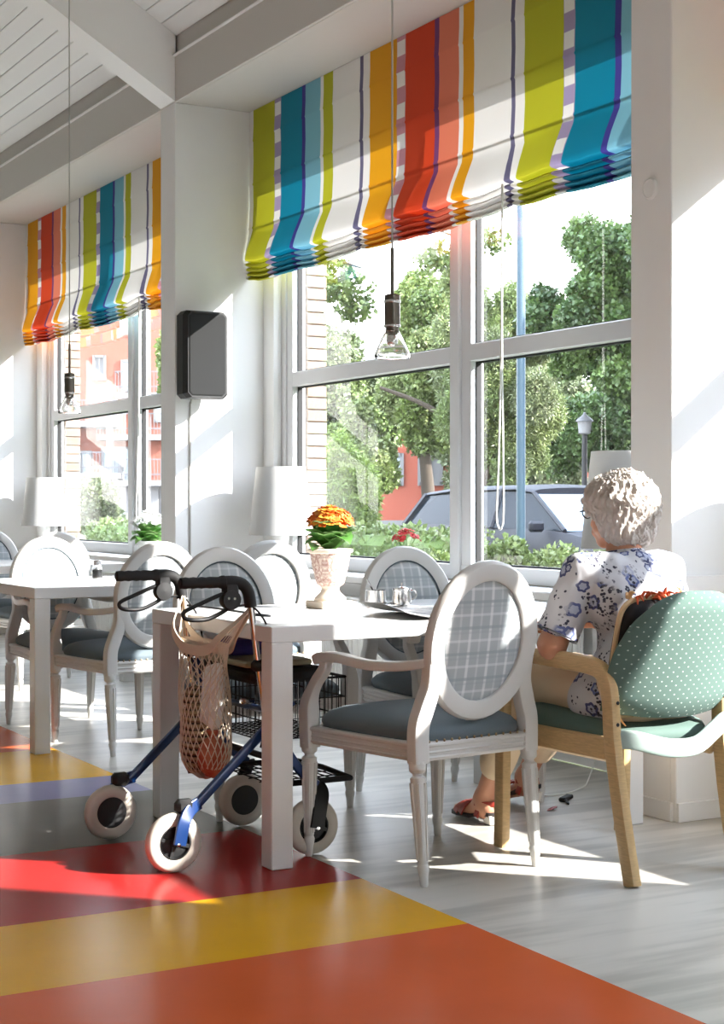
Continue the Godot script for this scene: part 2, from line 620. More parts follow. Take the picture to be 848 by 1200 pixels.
	tri_map(M.peach_pack, noise_tex(0.03, Color(0.75, 0.35, 0.3), Color(1, 1, 1), 128, 61), 6.0)
	mat("pack_white", rgb(232, 230, 226), 0.35)
	mat("purple_cloth", rgb(58, 44, 110), 0.8)
	mat("olive_tray", rgb(150, 146, 118), 0.5)

func env() -> void:
	var cam := Camera3D.new()
	cam.name = "camera"
	add_child(cam)
	cam.fov = 2.0 * rad_to_deg(atan(600.0 / 1850.0))
	cam.near = 0.05
	cam.far = 400.0
	cam.position = Vector3(0, 1.13, 0)
	cam.rotation = Vector3(deg_to_rad(-0.31), deg_to_rad(-29.37), 0)
	cam.current = true
	var e := Environment.new()
	e.background_mode = Environment.BG_SKY
	var sky := Sky.new()
	var sm := ProceduralSkyMaterial.new()
	sm.sky_top_color = Color(0.82, 0.89, 0.98)
	sm.sky_horizon_color = Color(0.98, 0.98, 0.99)
	sm.sky_curve = 0.25
	sm.ground_bottom_color = Color(0.45, 0.45, 0.42)
	sm.ground_horizon_color = Color(0.8, 0.8, 0.78)
	sky.sky_material = sm
	e.sky = sky
	e.background_energy_multiplier = 1.5
	e.tonemap_mode = Environment.TONE_MAPPER_LINEAR
	e.tonemap_exposure = 7.7
	e.sdfgi_enabled = true
	e.ssao_enabled = true
	e.ssil_enabled = true
	var w := WorldEnvironment.new()
	w.name = "world_environment"
	w.environment = e
	add_child(w)
	var sun := DirectionalLight3D.new()
	sun.name = "sun"
	sun.basis = Basis.looking_at(Vector3(-1.0, -0.76, -1.0).normalized())
	sun.light_energy = 0.95
	sun.light_color = Color(1.0, 0.985, 0.965)
	sun.light_angular_distance = 0.6
	sun.shadow_enabled = true
	sun.sky_mode = DirectionalLight3D.SKY_MODE_LIGHT_ONLY
	add_child(sun)

# ---------------------------------------------------------------- the room
const BAY := 4.55
const PW := 0.227
func pillar_u(k: int) -> float: return 4.353 + BAY * k

func slope_poly() -> Array:
	return [Vector2(3.74, 3.95), Vector2(-0.6, 6.528), Vector2(-0.6, 6.75), Vector2(3.74, 4.17)]

func room() -> void:
	# floor
	var fl := struct("floor", "pale grey wood-look floor beside broad stripes of coloured vinyl", "floor")
	part("wood_floor", MB.new().box(P(3.24, -0.05, 6.45), Vector3(1.82, 0.1, 23.5)), M.floor_wood, fl)
	var bands := [[-5.3, 1.9, "floor_wood"], [1.9, 3.557, "vinyl_orange"], [3.557, 4.14, "vinyl_yellow"], [4.14, 4.97, "vinyl_red"], [4.97, 5.83, "vinyl_grey"], [5.83, 6.22, "vinyl_lilac"], [6.22, 7.04, "vinyl_yellow"], [7.04, 8.3, "vinyl_orange"], [8.3, 9.2, "vinyl_lilac"], [9.2, 18.2, "floor_wood"]]
	for b in bands:
		part("vinyl_band", MB.new().box(P(-1.32, -0.05, (b[0] + b[1]) / 2), Vector3(7.3, 0.1, b[1] - b[0])), M[b[2]], fl)
	# window wall
	var w := struct("wall_right", "white window wall with square pillars between the wide windows", "wall")
	for k in range(-2, 4):
		var u := pillar_u(k)
		part("pillar", MB.new().box(P(4.045, 1.78, u + PW / 2), Vector3(0.67, 3.56, PW), 0.004), M.wall_white, w)
		part("outer_pier", MB.new().box(P(4.42, 1.68, u + PW / 2), Vector3(0.08, 3.76, PW + 0.3)), M.wall_white, w)
	for k in range(-2, 3):
		var a := pillar_u(k) + PW
		var b := pillar_u(k + 1)
		var mid := (a + b) / 2
		for s in [[a, a + 0.15], [b - 0.15, b]]:
			part("jamb", MB.new().box(P(4.34, 2.15, (s[0] + s[1]) / 2), Vector3(0.08, 2.82, s[1] - s[0]), 0.003), M.wall_white, w)
		part("parapet", MB.new().box(P(4.30, 0.35, mid), Vector3(0.26, 0.70, b - a)), M.wall_white, w)
		part("lintel", MB.new().box(P(4.42, 3.43, mid), Vector3(0.24, 0.26, b - a)), M.wall_white, w)
		part("sill", MB.new().box(P(4.24, 0.72, mid), Vector3(0.28, 0.04, b - a), 0.006), M.white_lacquer, w)
	part("wall_panel", MB.new().box(P(4.45, 2.0, pillar_u(-1) + PW + 0.64), Vector3(0.3, 3.2, 1.28)), M.wall_white, w)
	part("pipe_casing", MB.new().box(P(3.825, 0.436, 4.337), Vector3(0.235, 0.872, 0.03), 0.003), M.wall_white, w)
	var hd := struct("trim_1", "long taupe header board running above the windows", "trim")
	part("header", MB.new().box(P(4.165, 3.81, 6.45), Vector3(0.87, 0.50, 23.4)), M.fascia_paint, hd)
	part("lower_board", MB.new().box(P(3.72, 3.70, 6.45), Vector3(0.02, 0.28, 23.4), 0.004), M.fascia_paint, hd)
	part("bead", MB.new().box(P(3.705, 3.842, 6.45), Vector3(0.022, 0.014, 23.4), 0.005), M.ceiling_white, hd)
	var bb := struct("baseboard_right", "white baseboard round the foot of the pillars", "baseboard")
	for k in range(-1, 4):
		var u := pillar_u(k)
		part("baseboard_piece", MB.new().box(P(3.703, 0.034, u + PW / 2), Vector3(0.014, 0.068, PW + 0.028), 0.002), M.wall_white, bb)
		part("baseboard_piece", MB.new().box(P(3.93, 0.034, u - (0.037 if k == 0 else 0.007)), Vector3(0.44, 0.068, 0.014), 0.002), M.wall_white, bb)
		part("baseboard_piece", MB.new().box(P(3.93, 0.034, u + PW + 0.007), Vector3(0.44, 0.068, 0.014), 0.002), M.wall_white, bb)
	for k in range(-1, 3):
		part("baseboard_piece", MB.new().box(P(4.163, 0.034, pillar_u(k) + PW + (BAY - PW) / 2), Vector3(0.014, 0.068, BAY - PW - 0.03), 0.002), M.wall_white, bb)
	# ceiling: sloping boards
	var ce := struct("ceiling", "sloping white ceiling of tongue and groove boards", "ceiling")
	var dir := Vector3(-1, 0.594, 0).normalized()
	var nrm := Vector3(-0.594, -1, 0).normalized()
	var bs := Basis(dir, -nrm, Vector3(0, 0, 1) )
	for k in range(-2, 3):
		var a := pillar_u(k) + PW
		var b := pillar_u(k + 1)
		var pm: ArrayMesh = MB.new().box(Vector3.ZERO, Vector3(0.1145, 0.02, b - a), 0.0035).mesh()
		for i in 42:
			var o := part("ceiling_board", pm, M.ceiling_white, ce)
			o.transform = Transform3D(bs, P(3.722, 3.962, (a + b) / 2) + dir * (0.118 * (i + 0.5)) - nrm * 0.01)
	part("roof_slab", MB.new().extrude(slope_poly(), P(0, 0.05, -5.3), Vector3.RIGHT, Vector3.UP, Vector3(0, 0, -23.5)), M.ceiling_white, ce)
	var other := []
	for p in slope_poly(): other.append(Vector2(-1.2 - p.x, p.y))
	part("roof_slab", MB.new().extrude(other, P(0, 0.05, -5.3), Vector3.RIGHT, Vector3.UP, Vector3(0, 0, -23.5)), M.ceiling_white, ce)
	var bn := 2
	for k in range(-2, 4):
		var bm := struct("trim_%d" % bn, ["sloping white roof beam behind the camera", "sloping white roof beam over the camera", "sloping white roof beam above the nearest pillar", "sloping white roof beam meeting the pillar with the loudspeaker", "sloping white roof beam at the far pillar", "sloping white roof beam at the end wall"][k + 2], "beam")
		bn += 1
		var u := pillar_u(k)
		part("beam_side", MB.new().extrude([Vector2(3.715, 3.565), Vector2(-0.6, 6.128), Vector2(-0.6, 6.56), Vector2(3.715, 3.997)], P(0, 0, u), Vector3.RIGHT, Vector3.UP, Vector3(0, 0, -PW)), M.ceiling_white, bm)
		part("beam_side", MB.new().extrude([Vector2(-4.92, 3.565), Vector2(-0.6, 6.128), Vector2(-0.6, 6.56), Vector2(-4.92, 3.997)], P(0, 0, u), Vector3.RIGHT, Vector3.UP, Vector3(0, 0, -PW)), M.ceiling_white, bm)
	# the other walls, behind and beside the camera
	var wl := struct("wall_left", "plain white wall on the far side of the room", "wall")
	part("wall_slab", MB.new().box(P(-5.07, 1.95, 6.45), Vector3(0.3, 4.1, 23.5)), M.wall_white, wl)
	var gable := [Vector2(-5.22, -0.1), Vector2(4.6, -0.1), Vector2(4.6, 3.7), Vector2(-0.6, 6.75), Vector2(-5.22, 3.9)]
	var wb := struct("wall_back", "glazed white gable wall behind the camera", "wall")
	part("gable_top", MB.new().extrude([Vector2(-5.22, 3.3), Vector2(4.6, 3.3), Vector2(4.6, 3.7), Vector2(-0.6, 6.75), Vector2(-5.22, 3.9)], P(0, 0, -5.1), Vector3.RIGHT, Vector3.UP, Vector3(0, 0, 0.2)), M.wall_white, wb)
	part("wall_slab", MB.new().box(P(-1.25, 1.65, -5.2), Vector3(7.94, 3.3, 0.2)), M.wall_white, wb)
	for xx in [2.8, 4.4]: part("post", MB.new().box(P(xx, 1.65, -5.2), Vector3(0.2, 3.3, 0.2)), M.wall_white, wb)
	part("pane", MB.new().quadp(P(2.8, 0, -5.2), P(4.4, 0, -5.2), P(4.4, 3.3, -5.2), P(2.8, 3.3, -5.2)), M.window_glass, wb)
	part("gable", MB.new().extrude(gable, P(0, 0, 18.2), Vector3.RIGHT, Vector3.UP, Vector3(0, 0, -0.2)), M.wall_white, struct("wall_front", "white gable wall at the far end", "wall"))

func window(n: int, k: int, label: String, cut := 0.0) -> void:
	var a := pillar_u(k) + PW + 0.15
	var b := pillar_u(k + 1) - 0.15
	var m := (a + b) / 2
	a += cut
	var w := struct("window_%d" % n, label, "window")
	var x := 4.41
	var y0 := 0.74
	var y1 := 3.30
	var fr := MB.new()
	fr.box(P(x, (y0 + y1) / 2, a + 0.065), Vector3(0.09, y1 - y0, 0.13), 0.004)
	fr.box(P(x - 0.012, (y0 + y1) / 2, a + 0.03), Vector3(0.09, y1 - y0, 0.06), 0.004)
	fr.box(P(x, (y0 + y1) / 2, b - 0.065), Vector3(0.09, y1 - y0, 0.13), 0.004)
	fr.box(P(x - 0.012, (y0 + y1) / 2, b - 0.03), Vector3(0.09, y1 - y0, 0.06), 0.004)
	fr.box(P(x, y0 + 0.04, m), Vector3(0.09, 0.08, b - a), 0.004)
	fr.box(P(x, y1 - 0.05, m), Vector3(0.09, 0.10, b - a), 0.004)
	part("frame", fr, M.frame_alu, w)
	var ml := MB.new().box(P(x, (y0 + y1) / 2, m), Vector3(0.08, y1 - y0, 0.18), 0.004)
	ml.box(P(x - 0.02, (y0 + y1) / 2, m + 0.035), Vector3(0.08, y1 - y0, 0.085), 0.005)
	part("mullion", ml, M.frame_alu, w)
	for s in [[a + 0.13, m - 0.09], [m + 0.09, b - 0.13]]:
		var mu: float = (s[0] + s[1]) / 2
		var wd: float = s[1] - s[0]
		part("transom", MB.new().box(P(x - 0.005, 1.888, mu), Vector3(0.085, 0.088, wd), 0.005), M.frame_alu, w)
		for yy in [[y0 + 0.08, 1.844], [1.932, y1 - 0.10]]:
			var g := MB.new()
			for uu in [s[0] + 0.004, s[1] - 0.004]: g.box(P(x + 0.006, (yy[0] + yy[1]) / 2, uu), Vector3(0.03, yy[1] - yy[0], 0.008))
			for hy in [yy[0] + 0.005, yy[1] - 0.005]: g.box(P(x + 0.006, hy, mu), Vector3(0.03, 0.008, wd))
			part("gasket", g, M.gasket, w)
			if n == 3 and s[0] < m - 0.2 and yy[0] < 1.0:
				part("solid_panel", MB.new().box(P(x + 0.012, (yy[0] + yy[1]) / 2, mu), Vector3(0.03, yy[1] - yy[0], wd)), M.frame_alu, w)
				continue
			for dx in [0.012]:
				part("pane", MB.new().quadp(P(x + dx, yy[0], s[0]), P(x + dx, yy[0], s[1]), P(x + dx, yy[1], s[1]), P(x + dx, yy[1], s[0])), M.window_glass, w)

func piers() -> void:
	for k in [1, 2]:
		var u0 := pillar_u(k) - 0.28
		var t := thing("brick_pier", ["cream brick pier outside, right beside the loudspeaker pillar's window", "cream brick pier outside the farther window"][k - 1], "brick pier")
		t.set_meta("kind", "structure")
		part("mortar_core", MB.new().box(P(4.53, 1.6, u0 + 0.394), Vector3(0.124, 3.9, 0.76)), M.mortar, t)
		var bm: ArrayMesh = MB.new().box(Vector3.ZERO, Vector3(0.134, 0.067, 0.21), 0.003).mesh()
		var bh: ArrayMesh = MB.new().box(Vector3.ZERO, Vector3(0.134, 0.067, 0.10), 0.003).mesh()
		rng.seed = 77 + k
		for i in 46:
			var o := part("brick", bm if i % 2 == 0 else bh, [M.brick, M.brick_b, M.brick_c][rng.randi() % 3], t)
			o.position = P(4.535 + rng.randf() * 0.003, 0.02 + i * 0.075, u0 + (0.105 if i % 2 == 0 else 0.05) + rng.randf() * 0.003)

const WARM := [["amber", 0.283], ["check_w", 0.09], ["red", 0.283], ["purple", 0.043], ["salmon", 0.18], ["white", 0.04], ["amber", 0.095], ["white", 0.315], ["grey", 0.03], ["white", 0.075]]
const COOL := [["lime", 0.297], ["check_c", 0.085], ["teal", 0.275], ["indigo", 0.042], ["sky", 0.187], ["white", 0.038], ["lime", 0.11], ["white", 0.312], ["grey", 0.035], ["white", 0.073]]

func blind_tex(order: Array, width: float) -> ImageTexture:
	var cols := {"white": rgb(232, 230, 226), "lime": rgb(178, 178, 38), "teal": rgb(2, 124, 152), "indigo": rgb(64, 58, 138), "sky": rgb(124, 182, 200), "amber": rgb(224, 158, 22), "red": rgb(202, 66, 30), "purple": rgb(112, 62, 112), "salmon": rgb(220, 124, 96), "grey": rgb(104, 100, 128)}
	var im := Image.create_empty(1536, 512, false, Image.FORMAT_RGB8)
	im.fill(cols.white)
	var x := 0.055
	var px := 1536.0 / width
	for seq in order:
		for s in seq:
			var r := Rect2i(int(x * px), 0, int((x + s[1]) * px) - int(x * px), 512)
			if s[0].begins_with("check"):
				im.fill_rect(r, rgb(160, 146, 178) if s[0] == "check_c" else rgb(196, 140, 150))
				for j in 12:
					im.fill_rect(Rect2i(r.position.x + 1, j * 44 + 6, r.size.x - 3, 21), cols.white)
			else:
				im.fill_rect(r, cols[s[0]])
			x += s[1]
	return ImageTexture.create_from_image(im)

func blind(k: int, order: Array, label: String, crumpled: float) -> void:
	var a := pillar_u(k) + PW + 0.012
	var b := pillar_u(k + 1) - 0.012
	var t := thing("roman_blind", label, "blind", Vector3.ZERO, 0.0, "striped roman blinds")
	var m := mat("blind_cloth_%d" % k, Color(1, 1, 1), 0.9)
	m.albedo_texture = blind_tex(order, b - a)
	m.backlight_enabled = true
	m.backlight = Color(0.52, 0.52, 0.52)
	var nu := 96
	var nzs := FastNoiseLite.new()
	nzs.seed = 9 + k
	nzs.frequency = 0.9
	var rows := []
	var x0 := 4.205
	var lens0 := []
	for i in nu + 1:
		var f := float(i) / nu
		var g := fposmod(f * 3.0, 1.0)
		var c := sin(PI * g)
		var bu := 0.45 + 0.55 * pow(c, 0.4)
		var sag := 0.03 * pow(c, 0.5)
		var n := nzs.get_noise_2d(f * 9.0, 3.0) * 0.012
		var prof := [Vector2(0, 3.556), Vector2(0.0, 3.46), Vector2(0.004, 3.38), Vector2(0.006, 3.37), Vector2(0.002, 3.36), Vector2(0.0, 3.24), Vector2(0.004, 3.11), Vector2(0.008, 3.10), Vector2(0.002, 3.09), Vector2(0.0, 2.97), Vector2(0.006, 2.845), Vector2(0.011, 2.832), Vector2(0.006, 2.82)]
		for q in [Vector2(0.012, 2.79), Vector2(0.03, 2.75), Vector2(0.055, 2.70), Vector2(0.075, 2.655), Vector2(0.08, 2.635), Vector2(0.07, 2.628), Vector2(0.02, 2.622), Vector2(0.066, 2.612), Vector2(0.074, 2.604), Vector2(0.066, 2.598), Vector2(0.02, 2.592), Vector2(0.06, 2.582), Vector2(0.068, 2.574), Vector2(0.06, 2.568), Vector2(0.02, 2.562), Vector2(0.054, 2.552), Vector2(0.06, 2.544), Vector2(0.052, 2.538), Vector2(0.015, 2.534), Vector2(0.046, 2.524), Vector2(0.05, 2.517), Vector2(0.04, 2.512), Vector2(0.0, 2.52), Vector2(-0.002, 2.60)]:
			prof.append(Vector2(q.x * bu + n * (1.0 + crumpled), q.y - sag * smoothstep(2.75, 2.6, q.y) + n + crumpled * 0.03 * sin(q.y * 70.0 + f * 40.0) * smoothstep(2.75, 2.6, q.y) * smoothstep(0.55, 1.0, f)))
		var col := []
		for q in prof: col.append(P(x0 - q.x, q.y, lerpf(b, a, f)))
		rows.append(col)
	var nv: int = rows[0].size()
	var acc := [0.0]
	for j in range(1, nv): acc.append(acc[-1] + rows[nu / 6][j].distance_to(rows[nu / 6][j - 1]))
	var mb := MB.new()
	for i in nu:
		for j in nv - 1:
			var u0 := float(i) / nu
			var u1 := float(i + 1) / nu
			var v0: float = acc[j] / 1.9
			var v1: float = acc[j + 1] / 1.9
			mb.triuv(rows[i][j], rows[i][j + 1], rows[i + 1][j + 1], Vector2(u0, v0), Vector2(u0, v1), Vector2(u1, v1))
			mb.triuv(rows[i][j], rows[i + 1][j + 1], rows[i + 1][j], Vector2(u0, v0), Vector2(u1, v1), Vector2(u1, v0))
	part("fabric", mb, m, t, 75.0)
	for y in [3.37, 3.10, 2.832]:
		part("rod", MB.new().tube([P(x0 + 0.008, y, a), P(x0 + 0.008, y, b)], 0.007, 6), M.cord_white, t)
	part("headrail", MB.new().box(P(x0 + 0.03, 3.54, (a + b) / 2), Vector3(0.04, 0.035, b - a), 0.003), M.cord_white, t)
	# pull cord: a loop that hangs from the cord nearest the camera
	var uc := lerpf(b, a, 2.0 / 3.0)
	var pts := [P(4.13, 2.60, uc), P(4.128, 1.9, uc + 0.003), P(4.125, 1.35, uc + 0.018), P(4.12, 1.08, uc + 0.028), P(4.12, 1.02, uc + 0.012), P(4.12, 1.01, uc), P(4.12, 1.02, uc - 0.012), P(4.12, 1.08, uc - 0.028), P(4.125, 1.35, uc - 0.018), P(4.128, 1.9, uc - 0.003), P(4.13, 2.60, uc - 0.004)]
	part("pull_cord", MB.new().tube(spline(pts, 6), 0.0042, 6), M.cord_white, t)

func radiator(u0: float, u1: float, label: String) -> void:
	var t := thing("radiator", label, "radiator", P(4.06, 0.14, (u0 + u1) / 2), 0.0, "radiators under the windows")
	var L := u1 - u0
	part("back_panel", MB.new().box(Vector3(0.045, 0.24, 0), Vector3(0.02, 0.48, L)), M.radiator_white, t)
	var fm: ArrayMesh = MB.new().box(Vector3.ZERO, Vector3(0.03, 0.46, 0.036), 0.01).mesh()
	for i in int(L / 0.05):
		var o := part("fin", fm, M.radiator_white, t)
		o.position = Vector3(-0.03, 0.24, -L / 2 + 0.025 + 0.05 * i)
	part("front_panel", MB.new().box(Vector3(-0.018, 0.24, 0), Vector3(0.014, 0.48, L), 0.004), M.radiator_white, t)
	part("top_grille", MB.new().box(Vector3(0.012, 0.486, 0), Vector3(0.085, 0.012, L), 0.003), M.radiator_white, t)
	for s in [-1, 1]: part("bracket", MB.new().box(Vector3(0.08, 0.3, s * L * 0.35), Vector3(0.056, 0.05, 0.03)), M.radiator_white, t)

# ---------------------------------------------------------------- furniture
func make_chair() -> Node3D:
	var t := thing("oval_back_chair", "", "chair", Vector3.ZERO, 0.0, "white oval-back armchairs")
	var paint: Material = M.chair_paint
	# back: tilted oval
	var tilt := deg_to_rad(9.0)
	var e1 := Vector3.RIGHT
	var e2 := Vector3(0, cos(tilt), sin(tilt))
	var e3 := e1.cross(e2)           # points to the front or the back
	if e3.z > 0: e3 = -e3            # e3 towards the sitter (front, -z)
	var C := Vector3(0, 0.715, 0.285)
	var pts := []
	var refs := []
	for i in 40:
		var a := TAU * i / 40
		pts.append(C + e1 * cos(a) * 0.188 + e2 * sin(a) * 0.218)
		refs.append((e1 * cos(a) / 0.192 + e2 * sin(a) / 0.222).normalized())
	var sec := [Vector2(-0.032, -0.013), Vector2(-0.026, -0.018), Vector2(0.0, -0.022), Vector2(0.02, -0.019), Vector2(0.029, -0.008), Vector2(0.029, 0.008), Vector2(0.02, 0.019), Vector2(0.0, 0.022), Vector2(-0.026, 0.018), Vector2(-0.032, 0.013)]
	part("back_frame", MB.new().sweep(pts, sec, refs, null, true), paint, t)
	var pad := part("back_pad", MB.new().lens(C, e1, e2, e3, 0.160, 0.190, 0.028, 0.012, 36), M.plaid, t, 60.0)
	var pp := []
	for i in 36:
		var a := TAU * i / 36
		pp.append(C + e1 * cos(a) * 0.157 + e2 * sin(a) * 0.187 + e3 * 0.012)
	part("piping", MB.new().tube(pp, 0.004, 5, true), M.piping_blue, pad)
	for s in [-1.0, 1.0]:
		# stile from the oval down to the rear leg
		var st := spline([C + Vector3(s * 0.186, -0.055, -0.012), Vector3(s * 0.182, 0.585, 0.262), Vector3(s * 0.200, 0.52, 0.253), Vector3(s * 0.217, 0.46, 0.25), Vector3(s * 0.217, 0.36, 0.25)], 5)
		var sc := []
		for i in st.size():
			var f := float(i) / (st.size() - 1)
			sc.append(Vector2(lerpf(0.75, 1.0, smoothstep(0.0, 0.45, f)), lerpf(0.9, 1.0, f)))
		part("stile", MB.new().sweep(st, rrect(0.058, 0.05, 0.012), Vector3.RIGHT, sc), paint, t)
		leg(t, Vector3(s * 0.217, 0.365, 0.25), Vector3(s * 0.222, 0.0, 0.285), paint)
		leg(t, Vector3(s * 0.262, 0.365, -0.25), Vector3(s * 0.265, 0.0, -0.253), paint)
		# arm support with its scrolled arm
		var sp := spline([Vector3(s * 0.262, 0.35, -0.25), Vector3(s * 0.264, 0.44, -0.252), Vector3(s * 0.268, 0.50, -0.243), Vector3(s * 0.27, 0.56, -0.205), Vector3(s * 0.266, 0.605, -0.165), Vector3(s * 0.262, 0.635, -0.16)], 5)
		var sc2 := []
		for i in sp.size():
			var f := float(i) / (sp.size() - 1)
			sc2.append(Vector2.ONE * lerpf(1.0, 0.62, smoothstep(0.25, 0.6, f)) * lerpf(1.0, 1.1, smoothstep(0.85, 1.0, f)))
		part("arm_support", MB.new().sweep(sp, rrect(0.052, 0.056, 0.01), Vector3.RIGHT, sc2), paint, t)
		var ar := spline([Vector3(s * 0.262, 0.633, -0.205), Vector3(s * 0.262, 0.645, -0.17), Vector3(s * 0.26, 0.648, -0.08), Vector3(s * 0.25, 0.637, 0.04), Vector3(s * 0.222, 0.64, 0.16), Vector3(s * 0.192, 0.655, 0.262)], 5)
		var sc3 := []
		for i in ar.size():
			var f := float(i) / (ar.size() - 1)
			sc3.append(Vector2(lerpf(1.0, 0.62, smoothstep(0.1, 0.6, f)), lerpf(1.0, 0.85, f)) * (0.9 if i == 0 else 1.0))
		part("arm", MB.new().sweep(ar, rrect(0.052, 0.034, 0.009), Vector3.RIGHT, sc3), paint, t)
	# seat rails with run mouldings
	for q in [[Vector3(-0.262, 0, -0.25), Vector3(0.262, 0, -0.25)], [Vector3(-0.217, 0, 0.25), Vector3(0.217, 0, 0.25)], [Vector3(-0.262, 0, -0.25), Vector3(-0.217, 0, 0.25)], [Vector3(0.262, 0, -0.25), Vector3(0.217, 0, 0.25)]]:
		var r := MB.new().bar(q[0] + Vector3.UP * 0.392, q[1] + Vector3.UP * 0.392, 0.03, 0.056, 0.004)
		r.bar(q[0] + Vector3.UP * 0.374, q[1] + Vector3.UP * 0.374, 0.04, 0.008, 0.003)
		r.bar(q[0] + Vector3.UP * 0.39, q[1] + Vector3.UP * 0.39, 0.038, 0.008, 0.003)
		r.bar(q[0] + Vector3.UP * 0.412, q[1] + Vector3.UP * 0.412, 0.042, 0.014, 0.004)
		part("seat_rail", r, paint, t)
	var rings := []
	for lv in [[0.97, 0.40], [1.0, 0.418], [1.02, 0.434], [1.01, 0.448], [0.95, 0.464], [0.82, 0.478], [0.6, 0.488], [0.3, 0.494], [0.03, 0.496]]:
		var ring := PackedVector3Array()
		for i in 40:
			var a := TAU * i / 40
			var cx := signf(cos(a)) * pow(absf(cos(a)), 0.42)
			var cz := signf(sin(a)) * pow(absf(sin(a)), 0.42)
			var z: float = cz * 0.262 * lv[0]
			var hw := lerpf(0.262, 0.218, (cz + 1.0) / 2.0)
			ring.append(Vector3(cx * hw * lv[0], lv[1], z + (0.018 * (1.0 - cx * cx) * cz if cz < 0 else 0.0)))
		rings.append(ring)
	part("seat", MB.new().loft(rings), M.seat_blue, t, 60.0)
	var nails := MB.new()
	for i in 14: nails.blob(Vector3(lerpf(-0.19, 0.19, i / 13.0), 0.423, 0.268), Vector3(0.005, 0.005, 0.003), 6)
	part("nail_row", nails, M.nail_brass, t)
	return t

func leg(t: Node3D, top: Vector3, foot: Vector3, paint: Material) -> void:
	var ax := (top - foot).normalized()
	var bs := Basis(Vector3.RIGHT, ax, Vector3.RIGHT.cross(ax)).orthonormalized()
	var L := top.distance_to(foot)
	var prof := []
	for p in [[0.010, 0.0], [0.012, 0.004], [0.0135, 0.03], [0.017, 0.045], [0.0185, 0.056], [0.015, 0.066], [0.0165, 0.07], [0.0245, 0.315], [0.0245, 0.318], [0.016, 0.324], [0.0155, 0.330], [0.0245, 0.338], [0.026, 0.345], [0.026, 0.366]]:
		prof.append(Vector2(p[0], p[1] / 0.366 * L))
	var mb := MB.new().lathe(prof, 14, foot, bs)
	for i in 7:      # flutes standing proud on the taper
		var a := TAU * (i + 0.5) / 7
		var d := Vector3(cos(a), 0, sin(a))
		mb.tube([foot + bs * (d * 0.0165 + Vector3.UP * L * 0.21), foot + bs * (d * 0.0235 + Vector3.UP * L * 0.83)], [0.003, 0.0046], 4)
	part("leg", mb, paint, t)

func table(label: String, u: float, x0: float) -> void:
	var t := thing("dining_table", label, "table", P(x0 + 0.725, 0, u + 0.49), 0.0, "white dining tables")
	part("tabletop", MB.new().box(Vector3(0, 0.725, 0), Vector3(1.46, 0.05, 0.98), 0.003), M.white_lacquer, t)
	for sx in [-1, 1]:
		for sz in [-1, 1]:
			part("leg", MB.new().box(Vector3(sx * 0.692, 0.35, sz * 0.452), Vector3(0.074, 0.70, 0.074), 0.003), M.white_lacquer, t)

func table_lamp(label: String, at: Vector3) -> void:
	var t := thing("table_lamp", label, "lamp", at, 0.0, "white table lamps on the sill")
	part("base", MB.new().lathe([Vector2(0.005, 0), Vector2(0.10, 0), Vector2(0.104, 0.006), Vector2(0.098, 0.014), Vector2(0.07, 0.024), Vector2(0.05, 0.04), Vector2(0.042, 0.07), Vector2(0.044, 0.12), Vector2(0.05, 0.17), Vector2(0.052, 0.21), Vector2(0.03, 0.225)], 28), M.lamp_body, t)
	part("stem", MB.new().lathe([Vector2(0.012, 0.22), Vector2(0.012, 0.44)], 10), M.lamp_body, t)
	var sh := MB.new()
	var rings := []
	for p in [Vector2(0.193, 0.20), Vector2(0.150, 0.61), Vector2(0.147, 0.61), Vector2(0.190, 0.20)]:
		var ring := PackedVector3Array()
		for j in 44: ring.append(Vector3(cos(TAU * j / 44) * p.x, p.y, sin(TAU * j / 44) * p.x))
		rings.append(ring)
	sh.loft(rings, true)
	part("lamp_shade", sh, M.lamp_shade, t)
	var sp := MB.new()
	for j in 3: sp.tube([Vector3(0, 0.43, 0), Vector3(cos(TAU * j / 3) * 0.163, 0.47, sin(TAU * j / 3) * 0.163)], 0.002, 5)
	part("shade_carrier", sp, M.chrome, t)

